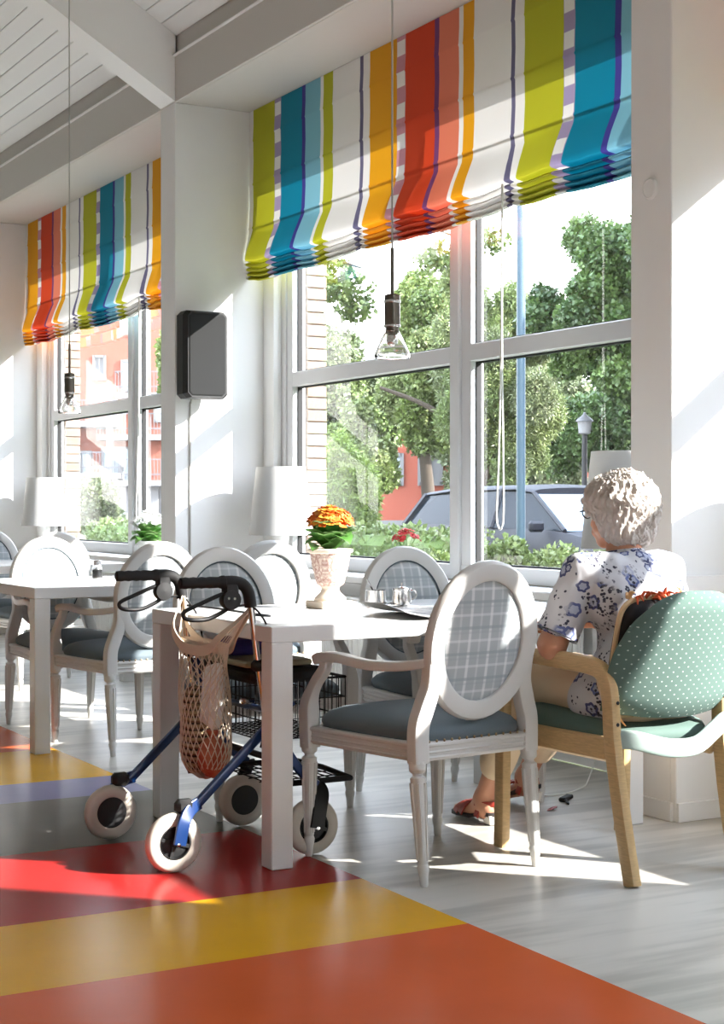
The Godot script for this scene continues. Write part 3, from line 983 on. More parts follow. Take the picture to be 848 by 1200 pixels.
func pendant(label: String, at: Vector3, top: float) -> void:
	var t := thing("pendant_lamp", label, "lamp", at, 0.0, "glass pendant lamps")
	part("cable", MB.new().tube([Vector3(0, 0.34, 0), Vector3(0, top - at.y, 0)], 0.0035, 6), M.cable_grey, t)
	part("ceiling_rose", MB.new().lathe([Vector2(0.05, top - at.y), Vector2(0.05, top - at.y - 0.02), Vector2(0.01, top - at.y - 0.03)], 20), M.steel_dark, t)
	part("tube", MB.new().lathe([Vector2(0.007, 0.22), Vector2(0.007, 0.40)], 10), M.steel_dark, t)
	part("socket", MB.new().lathe([Vector2(0.022, 0.088), Vector2(0.024, 0.10), Vector2(0.024, 0.115), Vector2(0.029, 0.118), Vector2(0.029, 0.20), Vector2(0.026, 0.203), Vector2(0.026, 0.207), Vector2(0.029, 0.21), Vector2(0.029, 0.228), Vector2(0.02, 0.232), Vector2(0.008, 0.234)], 24), M.steel_dark, t)
	part("collar", MB.new().lathe([Vector2(0.0295, 0.112), Vector2(0.0305, 0.114), Vector2(0.0305, 0.119), Vector2(0.0295, 0.121)], 24), M.chrome, t)
	part("collar", MB.new().lathe([Vector2(0.0295, 0.200), Vector2(0.0305, 0.202), Vector2(0.0305, 0.208), Vector2(0.0295, 0.210)], 24), M.chrome, t)
	var rings := []
	for p in [Vector2(0.025, 0.098), Vector2(0.032, 0.088), Vector2(0.05, 0.05), Vector2(0.062, 0.022), Vector2(0.066, 0.008), Vector2(0.063, 0.0), Vector2(0.060, 0.003), Vector2(0.059, 0.02), Vector2(0.047, 0.05), Vector2(0.029, 0.086), Vector2(0.022, 0.095)]:
		var ring := PackedVector3Array()
		for j in 30: ring.append(Vector3(cos(TAU * j / 30) * p.x, p.y, sin(TAU * j / 30) * p.x))
		rings.append(ring)
	part("glass_shade", MB.new().loft(rings, true), M.lamp_glass, t)
	part("bulb", MB.new().lathe([Vector2(0.002, 0.04), Vector2(0.012, 0.042), Vector2(0.02, 0.052), Vector2(0.022, 0.066), Vector2(0.016, 0.085), Vector2(0.01, 0.095)], 18), M.chrome, t)

func speaker() -> void:
	var t := thing("loudspeaker", "dark grey wall loudspeaker on the pillar between the two blinds", "loudspeaker", P(3.825, 2.02, 8.903))
	var prof := func(w: float, h: float, c: float) -> Array:
		return [Vector2(-w + c, -h), Vector2(w - c, -h), Vector2(w, -h + c), Vector2(w, h - c), Vector2(w - c, h), Vector2(-w + c, h), Vector2(-w, h - c), Vector2(-w, -h + c)]
	var rings := []
	for l in [[0.10, 0.20, 0.02, 0.03], [0.145, 0.262, 0.025, 0.10], [0.145, 0.262, 0.025, 0.19], [0.125, 0.255, 0.025, 0.225]]:
		var ring := PackedVector3Array()
		for p in prof.call(l[0], l[1], l[2]): ring.append(Vector3(p.x, p.y, l[3]))
		rings.append(ring)
	part("cabinet", MB.new().loft(rings), M.speaker_box, t, 20.0)
	rings = []
	for l in [[0.118, 0.245, 0.02, 0.22], [0.118, 0.245, 0.02, 0.228], [0.112, 0.238, 0.02, 0.231]]:
		var ring := PackedVector3Array()
		for p in prof.call(l[0], l[1], l[2]): ring.append(Vector3(p.x, p.y, l[3]))
		rings.append(ring)
	part("grille", MB.new().loft(rings), M.speaker_cloth, t, 20.0)
	part("wall_bracket", MB.new().box(Vector3(0, 0, 0.02), Vector3(0.08, 0.14, 0.04), 0.004), M.speaker_box, t)
	part("cable", MB.new().tube(spline([Vector3(-0.02, -0.2, 0.05), Vector3(-0.02, -0.28, 0.02), Vector3(-0.02, -0.34, 0.009), Vector3(-0.02, -1.0, 0.008), Vector3(-0.02, -2.0, 0.008)], 4), 0.006, 6), M.cable_grey, t)

func wood_armchair() -> void:
	# local -z is the way the sitter faces
	var t := thing("wooden_armchair", "beech armchair with green dotted back on which the woman sits", "armchair", P(3.20, 0, 4.0), deg_to_rad(0))
	var sec := rrect(0.036, 0.056, 0.012)
	for s in [-1.0, 1.0]:
		var xr: float = 0.225 if s < 0 else 0.19
		var xf: float = 0.25
		var pts := spline([Vector3(s * xr * 1.0, 0.0, 0.34), Vector3(s * xr, 0.18, 0.295), Vector3(s * (xr + 0.005), 0.40, 0.255), Vector3(s * (xr + 0.008), 0.54, 0.245), Vector3(s * (xr + 0.01), 0.605, 0.225), Vector3(s * (xr + 0.012), 0.635, 0.17), Vector3(s * (xf - 0.005), 0.642, 0.02), Vector3(s * xf, 0.645, -0.16), Vector3(s * xf, 0.628, -0.25), Vector3(s * xf, 0.575, -0.287), Vector3(s * xf, 0.40, -0.295), Vector3(s * xf, 0.15, -0.30), Vector3(s * xf, 0.0, -0.305)], 5)
		part("side_frame", MB.new().sweep(pts, sec, Vector3.RIGHT), M.beech, t)
		part("seat_rail", MB.new().bar(Vector3(s * (xr - 0.02), 0.385, 0.24), Vector3(s * (xf - 0.02), 0.385, -0.28), 0.028, 0.075, 0.008), M.beech, t)
		for y in [0.42, 0.48, 0.545]:
			part("screw", MB.new().blob(Vector3(s * (xr + 0.006), y - 0.01, 0.278), Vector3(0.006, 0.006, 0.004), 8), M.black_plastic, t)
	part("front_rail", MB.new().bar(Vector3(-0.235, 0.37, -0.28), Vector3(0.235, 0.37, -0.28), 0.03, 0.10, 0.008), M.beech, t)
	# seat
	var rings := []
	for lv in [[0.94, 0.405], [1.0, 0.42], [1.01, 0.44], [0.97, 0.458], [0.8, 0.47], [0.4, 0.474], [0.03, 0.475]]:
		var ring := PackedVector3Array()
		for i in 36:
			var a := TAU * i / 36
			var cx := signf(cos(a)) * pow(absf(cos(a)), 0.5)
			var cz := signf(sin(a)) * pow(absf(sin(a)), 0.5)
			ring.append(Vector3(cx * lerpf(0.245, 0.20, (cz + 1) / 2) * lv[0], lv[1] + 0.015 * -cz, cz * 0.27 * lv[0] - 0.02))
		rings.append(ring)
	part("seat", MB.new().loft(rings), M.green_plain, t, 60.0)
	# back shell: curved pad with rounded upper corners
	var nx := 20
	var ny := 12
	var fr := []
	var bk := []
	for j in ny + 1:
		var v := float(j) / ny
		var y := lerpf(0.475, 0.868, v)
		var f1 := []
		var b1 := []
		for i in nx + 1:
			var u := lerpf(-1, 1, float(i) / nx)
			var hw := 0.262 * (1.0 - 0.16 * pow(v, 3.0)) * (1.0 - 0.04 * (1.0 - v))
			var yy := y - 0.12 * pow(absf(u), 3.0) * pow(v, 2.0) + 0.03 * (1.0 - v) * (u * u)
			var z := 0.262 + 0.10 * v - 0.055 * u * u
			var th := 0.030 * sqrt(maxf(0.0, 1.0 - pow(absf(u), 6.0))) * sqrt(maxf(0.0, 1.0 - pow(absf(2.0 * v - 1.0), 8.0))) + 0.002
			f1.append(Vector3(u * hw + 0.01, yy, z - th))
			b1.append(Vector3(u * hw + 0.01, yy, z + th))
		fr.append(f1)
		bk.append(b1)
	var mb := MB.new()
	var uvq := []
	for j in ny:
		for i in nx:
			uvq.append([fr[j][i], fr[j + 1][i], fr[j + 1][i + 1], fr[j][i + 1]])
			uvq.append([bk[j][i], bk[j][i + 1], bk[j + 1][i + 1], bk[j + 1][i]])
	for i in nx:
		uvq.append([fr[0][i], fr[0][i + 1], bk[0][i + 1], bk[0][i]])
		uvq.append([fr[ny][i], bk[ny][i], bk[ny][i + 1], fr[ny][i + 1]])
	for j in ny:
		uvq.append([fr[j][0], bk[j][0], bk[j + 1][0], fr[j + 1][0]])
		uvq.append([fr[j][nx], fr[j + 1][nx], bk[j + 1][nx], bk[j][nx]])
	for q in uvq:
		var w := []
		for a in q: w.append(Vector2(a.x / 0.034, a.y / 0.028))
		mb.triuv(q[0], q[1], q[2], w[0], w[1], w[2])
		mb.triuv(q[0], q[2], q[3], w[0], w[2], w[3])
	part("backrest", mb, M.green_dotted, t, 60.0)
	part("back_rail", MB.new().sweep(spline([Vector3(-0.225, 0.425, 0.262), Vector3(-0.17, 0.42, 0.285), Vector3(-0.07, 0.395, 0.315), Vector3(0.03, 0.395, 0.322), Vector3(0.11, 0.43, 0.31), Vector3(0.17, 0.455, 0.29), Vector3(0.205, 0.45, 0.265)], 5), rrect(0.024, 0.058, 0.011), Vector3(0, 0, 1)), M.rail_greygreen, t)

# ---------------------------------------------------------------- rollator and small things
func rollator() -> void:
	var t := thing("rollator", "blue wheeled walker with black grips and wire basket, parked at table end", "walker", P(2.10, 0, 4.765))
	for s in [-1.0, 1.0]:      # +z is nearer the camera
		var z: float = s * 0.275
		# handle
		part("grip", MB.new().lathe([Vector2(0.012, 0.0), Vector2(0.017, 0.003), Vector2(0.0185, 0.02), Vector2(0.0165, 0.032), Vector2(0.0185, 0.046), Vector2(0.0165, 0.06), Vector2(0.0185, 0.074), Vector2(0.0165, 0.088), Vector2(0.0185, 0.10), Vector2(0.017, 0.13), Vector2(0.021, 0.14), Vector2(0.021, 0.15), Vector2(0.015, 0.155)], 16, Vector3(-0.215, 0.885, z), Basis(Vector3.UP, Vector3.RIGHT, Vector3.BACK)), M.rubber_black, t, 30.0)
		part("handle_bend", MB.new().tube(spline([Vector3(-0.07, 0.885, z), Vector3(-0.03, 0.885, z), Vector3(0.0, 0.875, z), Vector3(0.018, 0.85, z), Vector3(0.026, 0.805, z)], 5), 0.0195, 12), M.rubber_black, t)
		part("handle_tube", MB.new().tube([Vector3(0.026, 0.81, z), Vector3(0.055, 0.60, z), Vector3(0.085, 0.42, z)], 0.011, 12), M.chrome, t)
		# brake lever
		var br := part("brake_body", MB.new().lathe([Vector2(0.004, -0.02), Vector2(0.03, -0.018), Vector2(0.034, 0.0), Vector2(0.03, 0.018), Vector2(0.004, 0.02)], 20, Vector3(-0.045, 0.83, z), Basis(Vector3.RIGHT, Vector3.BACK, Vector3.UP)), M.black_plastic, t)
		part("clamp", MB.new().box(Vector3(-0.045, 0.865, z), Vector3(0.05, 0.055, 0.035), 0.008), M.black_plastic, br)
		for q in [[-0.058, 0.835], [-0.038, 0.834]]:
			part("screw", MB.new().lathe([Vector2(0.001, 0), Vector2(0.004, 0.0), Vector2(0.004, 0.003), Vector2(0.001, 0.003)], 8, Vector3(q[0], q[1], z + s * 0.018), Basis(Vector3.RIGHT, Vector3(0, 0, s), Vector3(0, -s, 0))), M.chrome, br)
		part("brake_lever", MB.new().tube(spline([Vector3(-0.065, 0.85, z), Vector3(-0.10, 0.838, z), Vector3(-0.15, 0.818, z), Vector3(-0.19, 0.802, z), Vector3(-0.203, 0.79, z), Vector3(-0.195, 0.776, z), Vector3(-0.165, 0.77, z), Vector3(-0.12, 0.772, z), Vector3(-0.075, 0.79, z), Vector3(-0.05, 0.805, z)], 5), 0.0068, 8), M.black_plastic, t)
		part("brake_cable", MB.new().tube(spline([Vector3(-0.02, 0.81, z), Vector3(0.03, 0.805, z + 0.01), Vector3(0.075, 0.74, z + 0.02), Vector3(0.10, 0.62, z + 0.015), Vector3(0.10, 0.50, z), Vector3(0.06, 0.36, z)], 6), 0.0035, 6), M.rubber_black, t)
		part("height_clamp", MB.new().tube([Vector3(0.075, 0.60, z), Vector3(0.095, 0.51, z)], 0.016, 12), M.rollator_blue, t)
		part("clamp_knob", MB.new().blob(Vector3(0.055, 0.62, z), Vector3(0.03, 0.022, 0.02), 10), M.black_plastic, t)
		# frame: long rear leg up to the joint, then the front leg down
		part("rear_leg", MB.new().sweep([Vector3(-0.165, 0.195, z), Vector3(0.08, 0.42, z), Vector3(0.17, 0.50, z)], rrect(0.03, 0.024, 0.008), Vector3(0, 1, 0)), M.rollator_blue, t)
		part("front_leg", MB.new().sweep(spline([Vector3(0.085, 0.56, z), Vector3(0.11, 0.42, z), Vector3(0.20, 0.28, z * 0.97), Vector3(0.265, 0.225, z * 0.95)], 5), rrect(0.03, 0.024, 0.008), Vector3(1, 0, 0)), M.rollator_blue, t)
		# rear wheel with bent fork arm
		part("fork", MB.new().sweep(spline([Vector3(-0.15, 0.205, z), Vector3(-0.185, 0.19, z + s * 0.015), Vector3(-0.215, 0.155, z + s * 0.034), Vector3(-0.23, 0.09, z + s * 0.036)], 5), rrect(0.014, 0.042, 0.006), Vector3(0, 0, 1)), M.rollator_blue, t)
		part("brake_shoe", MB.new().box(Vector3(-0.20, 0.20, z), Vector3(0.06, 0.045, 0.04), 0.012), M.black_plastic, t)
		wheel(t, Vector3(-0.235, 0.092, z), s)
		part("caster_fork", MB.new().sweep(spline([Vector3(0.27, 0.225, z * 0.95), Vector3(0.275, 0.20, z * 0.95 + s * 0.02), Vector3(0.26, 0.15, z * 0.95 + s * 0.036), Vector3(0.25, 0.092, z * 0.95 + s * 0.036)], 5), rrect(0.05, 0.012, 0.005), Vector3(1, 0, 0)), M.black_plastic, t)
		wheel(t, Vector3(0.25, 0.092, z * 0.95), s)
	# cross tubes, seat board, baskets
	part("cross_tube", MB.new().tube([Vector3(0.10, 0.47, -0.275), Vector3(0.10, 0.47, 0.275)], 0.011, 10), M.rollator_blue, t)
	part("cross_tube", MB.new().tube([Vector3(0.2, 0.285, -0.262), Vector3(0.2, 0.285, 0.262)], 0.011, 10), M.rubber_black, t)
	part("backrest_bar", MB.new().tube(spline([Vector3(0.03, 0.78, -0.275), Vector3(0.12, 0.77, -0.22), Vector3(0.15, 0.765, 0.0), Vector3(0.12, 0.77, 0.22), Vector3(0.03, 0.78, 0.275)], 6), 0.004, 6), M.rubber_black, t)
	part("seat_tray", MB.new().box(Vector3(0.16, 0.615, 0), Vector3(0.24, 0.02, 0.42), 0.006), M.olive_tray, t)
	part("seat_pad", MB.new().box(Vector3(0.19, 0.575, 0), Vector3(0.26, 0.05, 0.44), 0.015), M.rubber_black, t)
	wire_basket(t, 0.10, 0.40, 0.37, 0.56, 0.21)
	var tr := MB.new()
	for i in 9: tr.tube([Vector3(0.14 + i * 0.032, 0.225, -0.2), Vector3(0.14 + i * 0.032, 0.225, 0.2)], 0.0025, 5)
	for i in 6: tr.tube([Vector3(0.13, 0.222, -0.2 + i * 0.08), Vector3(0.42, 0.222, -0.2 + i * 0.08)], 0.0025, 5)
	tr.tube([Vector3(0.12, 0.225, -0.21), Vector3(0.42, 0.225, -0.21), Vector3(0.43, 0.228, 0.0), Vector3(0.42, 0.225, 0.21), Vector3(0.12, 0.225, 0.21)], 0.010, 8)
	part("wire_tray", tr, M.rubber_black, t)
	tag_part(part("clip", MB.new().box(Vector3(0.05, 0.50, 0.2), Vector3(0.05, 0.018, 0.02), 0.004), M.chrome, t), "chrome clip")
	# things carried
	var pu := thing("folded_cloth", "folded dark purple cloth lying on the walker's tray", "cloth", P(2.24, 0.627, 4.83))
	part("cloth_fold", MB.new().box(Vector3(0, 0.016, 0), Vector3(0.14, 0.03, 0.2), 0.012), M.purple_cloth, pu)
	part("cloth_fold", MB.new().box(Vector3(0.005, 0.04, 0.005), Vector3(0.12, 0.024, 0.18), 0.01), M.purple_cloth, pu)

func tag_part(o: Node3D, label: String) -> void:
	o.set_meta("label", label)

func wire_basket(t: Node3D, x0: float, x1: float, y0: float, y1: float, hz: float) -> void:
	var w := MB.new()
	for y in [y0, lerpf(y0, y1, 0.33), lerpf(y0, y1, 0.66), y1]:
		w.tube([Vector3(x0, y, -hz), Vector3(x1, y, -hz), Vector3(x1, y, hz), Vector3(x0, y, hz)], 0.0028 if y < y1 else 0.005, 5, true)
	for i in 13:
		var x := lerpf(x0, x1, i / 12.0)
		w.tube([Vector3(x, y1, -hz), Vector3(x, y0, -hz), Vector3(x, y0, hz), Vector3(x, y1, hz)], 0.0022, 4)
	for i in 15:
		var z := lerpf(-hz, hz, i / 14.0)
		w.tube([Vector3(x0, y1, z), Vector3(x0, y0, z), Vector3(x1, y0, z), Vector3(x1, y1, z)], 0.0022, 4)
	part("wire_basket", w, M.rubber_black, t)

func wheel(t: Node3D, c: Vector3, s: float) -> void:
	var bs := Basis(Vector3.RIGHT, Vector3(0, 0, s), Vector3(0, -s, 0))
	var rings := []
	for p in [Vector2(0.052, -0.016), Vector2(0.060, -0.021), Vector2(0.078, -0.020), Vector2(0.088, -0.013), Vector2(0.092, 0.0), Vector2(0.088, 0.013), Vector2(0.078, 0.020), Vector2(0.060, 0.021), Vector2(0.052, 0.016)]:
		var ring := PackedVector3Array()
		for j in 36: ring.append(c + bs * Vector3(cos(TAU * j / 36) * p.x, p.y, sin(TAU * j / 36) * p.x))
		rings.append(ring)
	var ty := part("wheel", MB.new().loft(rings, true), M.tyre_grey, t)
	part("rim", MB.new().lathe([Vector2(0.002, -0.012), Vector2(0.053, -0.015), Vector2(0.053, 0.015), Vector2(0.048, 0.016), Vector2(0.044, 0.008), Vector2(0.016, 0.010), Vector2(0.014, 0.018), Vector2(0.002, 0.018)], 24, c, bs), M.black_plastic, ty, 30.0)
	var sp := MB.new()
	for j in 4: sp.bar(c + bs * Vector3(cos(TAU * j / 4 + 0.3) * 0.012, 0.012, sin(TAU * j / 4 + 0.3) * 0.012), c + bs * Vector3(cos(TAU * j / 4 + 0.3) * 0.05, 0.012, sin(TAU * j / 4 + 0.3) * 0.05), 0.006, 0.012, 0.001)
	part("spoke", sp, M.black_plastic, ty)
	part("axle_cap", MB.new().lathe([Vector2(0.001, 0.017), Vector2(0.007, 0.017), Vector2(0.006, 0.045), Vector2(0.001, 0.046)], 10, c, bs), M.chrome, ty)

func bag_r(v: float) -> Vector2:       # half widths (across u, across x) of the bag at height fraction v, 1 at the mouth
	var w := 0.135 + 0.05 * smoothstep(0.55, 1.0, v) - 0.02 * smoothstep(0.2, 0.5, v) * (1.0 - smoothstep(0.6, 0.9, v))
	var d := 0.075 * (1.0 - 0.55 * smoothstep(0.55, 1.0, v))
	var e := sqrt(maxf(0.02, 1.0 - pow(1.0 - minf(v / 0.28, 1.0), 2.2)))
	return Vector2(w * e, d * e)

func net_bag() -> void:
	var t := thing("net_bag", "cream string net bag hanging between the walker's handles", "net bag", P(2.075, 0.235, 4.735))
	var pos := func(a: float, v: float) -> Vector3:
		var r := bag_r(v)
		return Vector3(cos(a) * r.y + 0.004 * sin(9.0 * v + 3.0 * a), 0.44 * v, sin(a) * r.x + 0.012 * sin(5.0 * v))
	var net := MB.new()
	var na := 26
	for d in [-1.0, 1.0]:
		for i in na:
			var pts := []
			for j in 17:
				var v := j / 16.0
				pts.append(pos.call(TAU * i / na + d * 1.9 * v, v))
			net.tube(pts, 0.0019, 3)
	part("net", net, M.net_string, t)
	# knitted upper band and its two handles
	var rim := []
	for j in 5:
		var v := 0.96 + j * 0.015
		var ring := PackedVector3Array()
		for i in 32: ring.append(pos.call(TAU * i / 32, minf(v, 1.0)) + Vector3.UP * maxf(0.0, v - 1.0) * 0.44)
		rim.append(ring)
	part("mouth_band", MB.new().loft(rim, false, false), M.net_string, t)
	for s in [-1.0, 1.0]:
		var x: float = 0.018 * s
		var st := spline([Vector3(0.05, 0.585, 0.25), Vector3(0.045 + x * 0.3, 0.55, 0.235), Vector3(x * 1.5, 0.475, 0.185), Vector3(x * 2.2, 0.43, 0.115), Vector3(x * 2.4, 0.42, 0.0), Vector3(x * 2.2, 0.432, -0.11), Vector3(x * 1.5, 0.485, -0.2), Vector3(0.045 + x * 0.3, 0.565, -0.285), Vector3(0.05, 0.60, -0.305)], 6)
		var sc := []
		for i in st.size():
			var f := absf(2.0 * i / (st.size() - 1) - 1.0)
			sc.append(Vector2(1.0, lerpf(0.7, 0.3, smoothstep(0.2, 0.8, f))))
		part("handle", MB.new().sweep(st, rrect(0.005, 0.05, 0.002), Vector3.RIGHT, sc), M.net_string, t)
	var side := MB.new()
	for s in [-1.0, 1.0]:
		for i in 9:
			var a: float = s * PI / 2 + (i - 4) * 0.14
			side.tube([pos.call(a, 1.0), Vector3(0.045, 0.56, s * 0.262 - 0.02)], 0.0018, 3)
	part("gathered_strings", side, M.net_string, t)
	# contents
	var c1 := thing("rolled_cloth", "striped dark and tan cloth rolled up inside the net bag", "cloth", P(2.075, 0.25, 4.79))
	part("cloth_roll", MB.new().sweep([Vector3(0, 0.0, 0.03), Vector3(0, 0.07, 0.015), Vector3(0, 0.14, 0), Vector3(0, 0.20, -0.012), Vector3(0, 0.225, -0.02)], [Vector2(0.05, 0), Vector2(0.043, 0.035), Vector2(0.02, 0.05), Vector2(-0.02, 0.05), Vector2(-0.043, 0.035), Vector2(-0.05, 0), Vector2(-0.04, -0.04), Vector2(-0.01, -0.052), Vector2(0.03, -0.045)], Vector3.RIGHT, [Vector2(0.8, 0.8), Vector2(1.1, 1.2), Vector2(1.1, 1.2), Vector2(0.9, 1.0), Vector2(0.5, 0.5)]), M.cloth_stripe, c1, 60.0)
	part("cloth_tail", MB.new().blob(Vector3(0.0, 0.235, -0.025), Vector3(0.04, 0.045, 0.04), 10), M.cloth_stripe, c1)
	var c2 := thing("bread_pack", "peach coloured packet at the bottom of the net bag", "packet", P(2.078, 0.25, 4.672))
	part("packet", MB.new().blob(Vector3(0, 0.062, 0), Vector3(0.052, 0.068, 0.056), 14), M.peach_pack, c2)
	part("packet_end", MB.new().lathe([Vector2(0.006, 0.12), Vector2(0.012, 0.13), Vector2(0.024, 0.148), Vector2(0.02, 0.15)], 10), M.peach_pack, c2)
	var c3 := thing("paper_parcel", "shiny white parcel in the upper part of the net bag", "parcel", P(2.08, 0.40, 4.68))
	part("parcel_body", MB.new().box(Vector3(0, 0.10, 0), Vector3(0.05, 0.19, 0.10), 0.016, Basis(Vector3.RIGHT, 0.18)), M.pack_white, c3)
	part("parcel_flap", MB.new().box(Vector3(0.0, 0.185, 0.01), Vector3(0.035, 0.05, 0.085), 0.008, Basis(Vector3.RIGHT, -0.25)), M.pack_white, c3)

func kalanchoe(t: Node3D, c: Vector3, r: float, h: float, petals: Array, nf: int, nl: int, sd: int, leafs := 1.0) -> void:
	rng.seed = sd
	# broad leaves
	for i in nl:
		var a := TAU * i / nl * 2.4 + rng.randf() * 0.5
		var lift := rng.randf_range(0.35, 1.15)
		var L := r * rng.randf_range(0.7, 1.05) * leafs
		var w := L * rng.randf_range(0.36, 0.48)
		var d := Vector3(cos(a), 0, sin(a))
		var side := Vector3(-sin(a), 0, cos(a))
		var b0 := c + Vector3.UP * h * rng.randf_range(0.02, 0.4) + d * r * 0.12
		var mb := MB.new()
		var prev := []
		for k in 7:
			var f := k / 6.0
			var mid := b0 + d * L * f * (1.0 - 0.25 * f) + Vector3.UP * (L * lift * f - L * 0.5 * f * f)
			var ww := w * sin(PI * pow(minf(f * 0.93 + 0.07, 1.0), 0.8)) + 0.0008
			var row := [mid - side * ww + Vector3.UP * ww * 0.35, mid, mid + side * ww + Vector3.UP * ww * 0.35]
			if prev:
				for q in 2: mb.quad(prev[q], prev[q + 1], row[q + 1], row[q])
			prev = row
		part("leaf", mb, M.leaf_green, t, 80.0)
	# dome of small flowers, each on its stalk
	for i in nf:
		var a := rng.randf() * TAU
		var q := sqrt(rng.randf())
		var p := c + Vector3(cos(a) * r * 0.86 * q, h * (1.0 + 0.5 * (1.0 - q * q)) + rng.randf_range(-0.012, 0.008), sin(a) * r * 0.86 * q)
		var up := (p - (c + Vector3.UP * h * 0.35)).normalized()
		var x := up.cross(Vector3(0.3, 0.2, 1)).normalized()
		var bs := Basis(x, up, x.cross(up))
		var mb := MB.new()
		var pr := r * rng.randf_range(0.15, 0.2)
		for k in 4:
			var b := TAU * k / 4 + a
			var dd := bs * Vector3(cos(b), 0.35, sin(b))
			var ss := bs * Vector3(-sin(b), 0, cos(b))
			mb.quad(p, p + dd * pr * 0.55 + ss * pr * 0.5, p + dd * pr * 1.15, p + dd * pr * 0.55 - ss * pr * 0.5)
		var fl := part("flower", mb, petals[rng.randi() % petals.size()], t)
		if i % 4 == 0: part("stalk", MB.new().tube([c + Vector3.UP * h * 0.3, p - up * 0.004], 0.0016, 4), M.leaf_green, t)

func potted_things() -> void:
	# urn with orange blossoms on the near table
	var t := thing("urn_plant", "orange flowering plant in a pale footed urn on the table", "potted plant", P(2.715, 0.75, 5.06))
	part("plinth", MB.new().box(Vector3(0, 0.0135, 0), Vector3(0.135, 0.027, 0.135), 0.004), M.urn_glaze, t)
	part("foot", MB.new().lathe([Vector2(0.058, 0.027), Vector2(0.058, 0.036), Vector2(0.05, 0.045), Vector2(0.036, 0.058), Vector2(0.032, 0.07), Vector2(0.036, 0.078), Vector2(0.042, 0.082)], 28), M.urn_glaze, t)
	part("bowl", MB.new().lathe([Vector2(0.04, 0.08), Vector2(0.05, 0.088), Vector2(0.054, 0.10), Vector2(0.066, 0.15), Vector2(0.074, 0.20)], 32), M.urn_body, t)
	var rim := []
	for p in [Vector2(0.074, 0.198), Vector2(0.082, 0.203), Vector2(0.084, 0.212), Vector2(0.078, 0.216), Vector2(0.07, 0.213), Vector2(0.068, 0.20)]:
		var ring := PackedVector3Array()
		for j in 32: ring.append(Vector3(cos(TAU * j / 32) * p.x, p.y, sin(TAU * j / 32) * p.x))
		rim.append(ring)
	part("rim", MB.new().loft(rim, true), M.urn_glaze, t)
	part("soil", MB.new().lathe([Vector2(0.001, 0.205), Vector2(0.069, 0.203), Vector2(0.069, 0.199), Vector2(0.001, 0.199)], 20), M.soil, t)
	kalanchoe(t, Vector3(0, 0.205, 0), 0.098, 0.105, [M.petal_orange, M.petal_orange, M.petal_amber], 240, 30, 5, 1.2)
	# red plant on the sill
	t = thing("red_flower_pot", "red flowering pot plant on the sill behind the oval chair", "potted plant", P(4.19, 0.74, 6.98))
	part("pot", MB.new().lathe([Vector2(0.045, 0), Vector2(0.05, 0.01), Vector2(0.062, 0.1), Vector2(0.066, 0.11), Vector2(0.058, 0.11)], 24), M.white_lacquer, t)
	kalanchoe(t, Vector3(0, 0.09, 0), 0.085, 0.11, [M.petal_red], 60, 12, 8)
	# white plant on the sill beyond the pillar
	t = thing("white_flower_pot", "bushy white flowering pot plant on the sill of the farther window", "potted plant", P(4.22, 0.74, 10.62))
	part("pot", MB.new().lathe([Vector2(0.055, 0), Vector2(0.06, 0.01), Vector2(0.075, 0.11), Vector2(0.078, 0.12), Vector2(0.07, 0.12)], 24), M.white_lacquer, t)
	kalanchoe(t, Vector3(0, 0.10, 0), 0.145, 0.15, [M.petal_white], 150, 30, 11, 1.1)

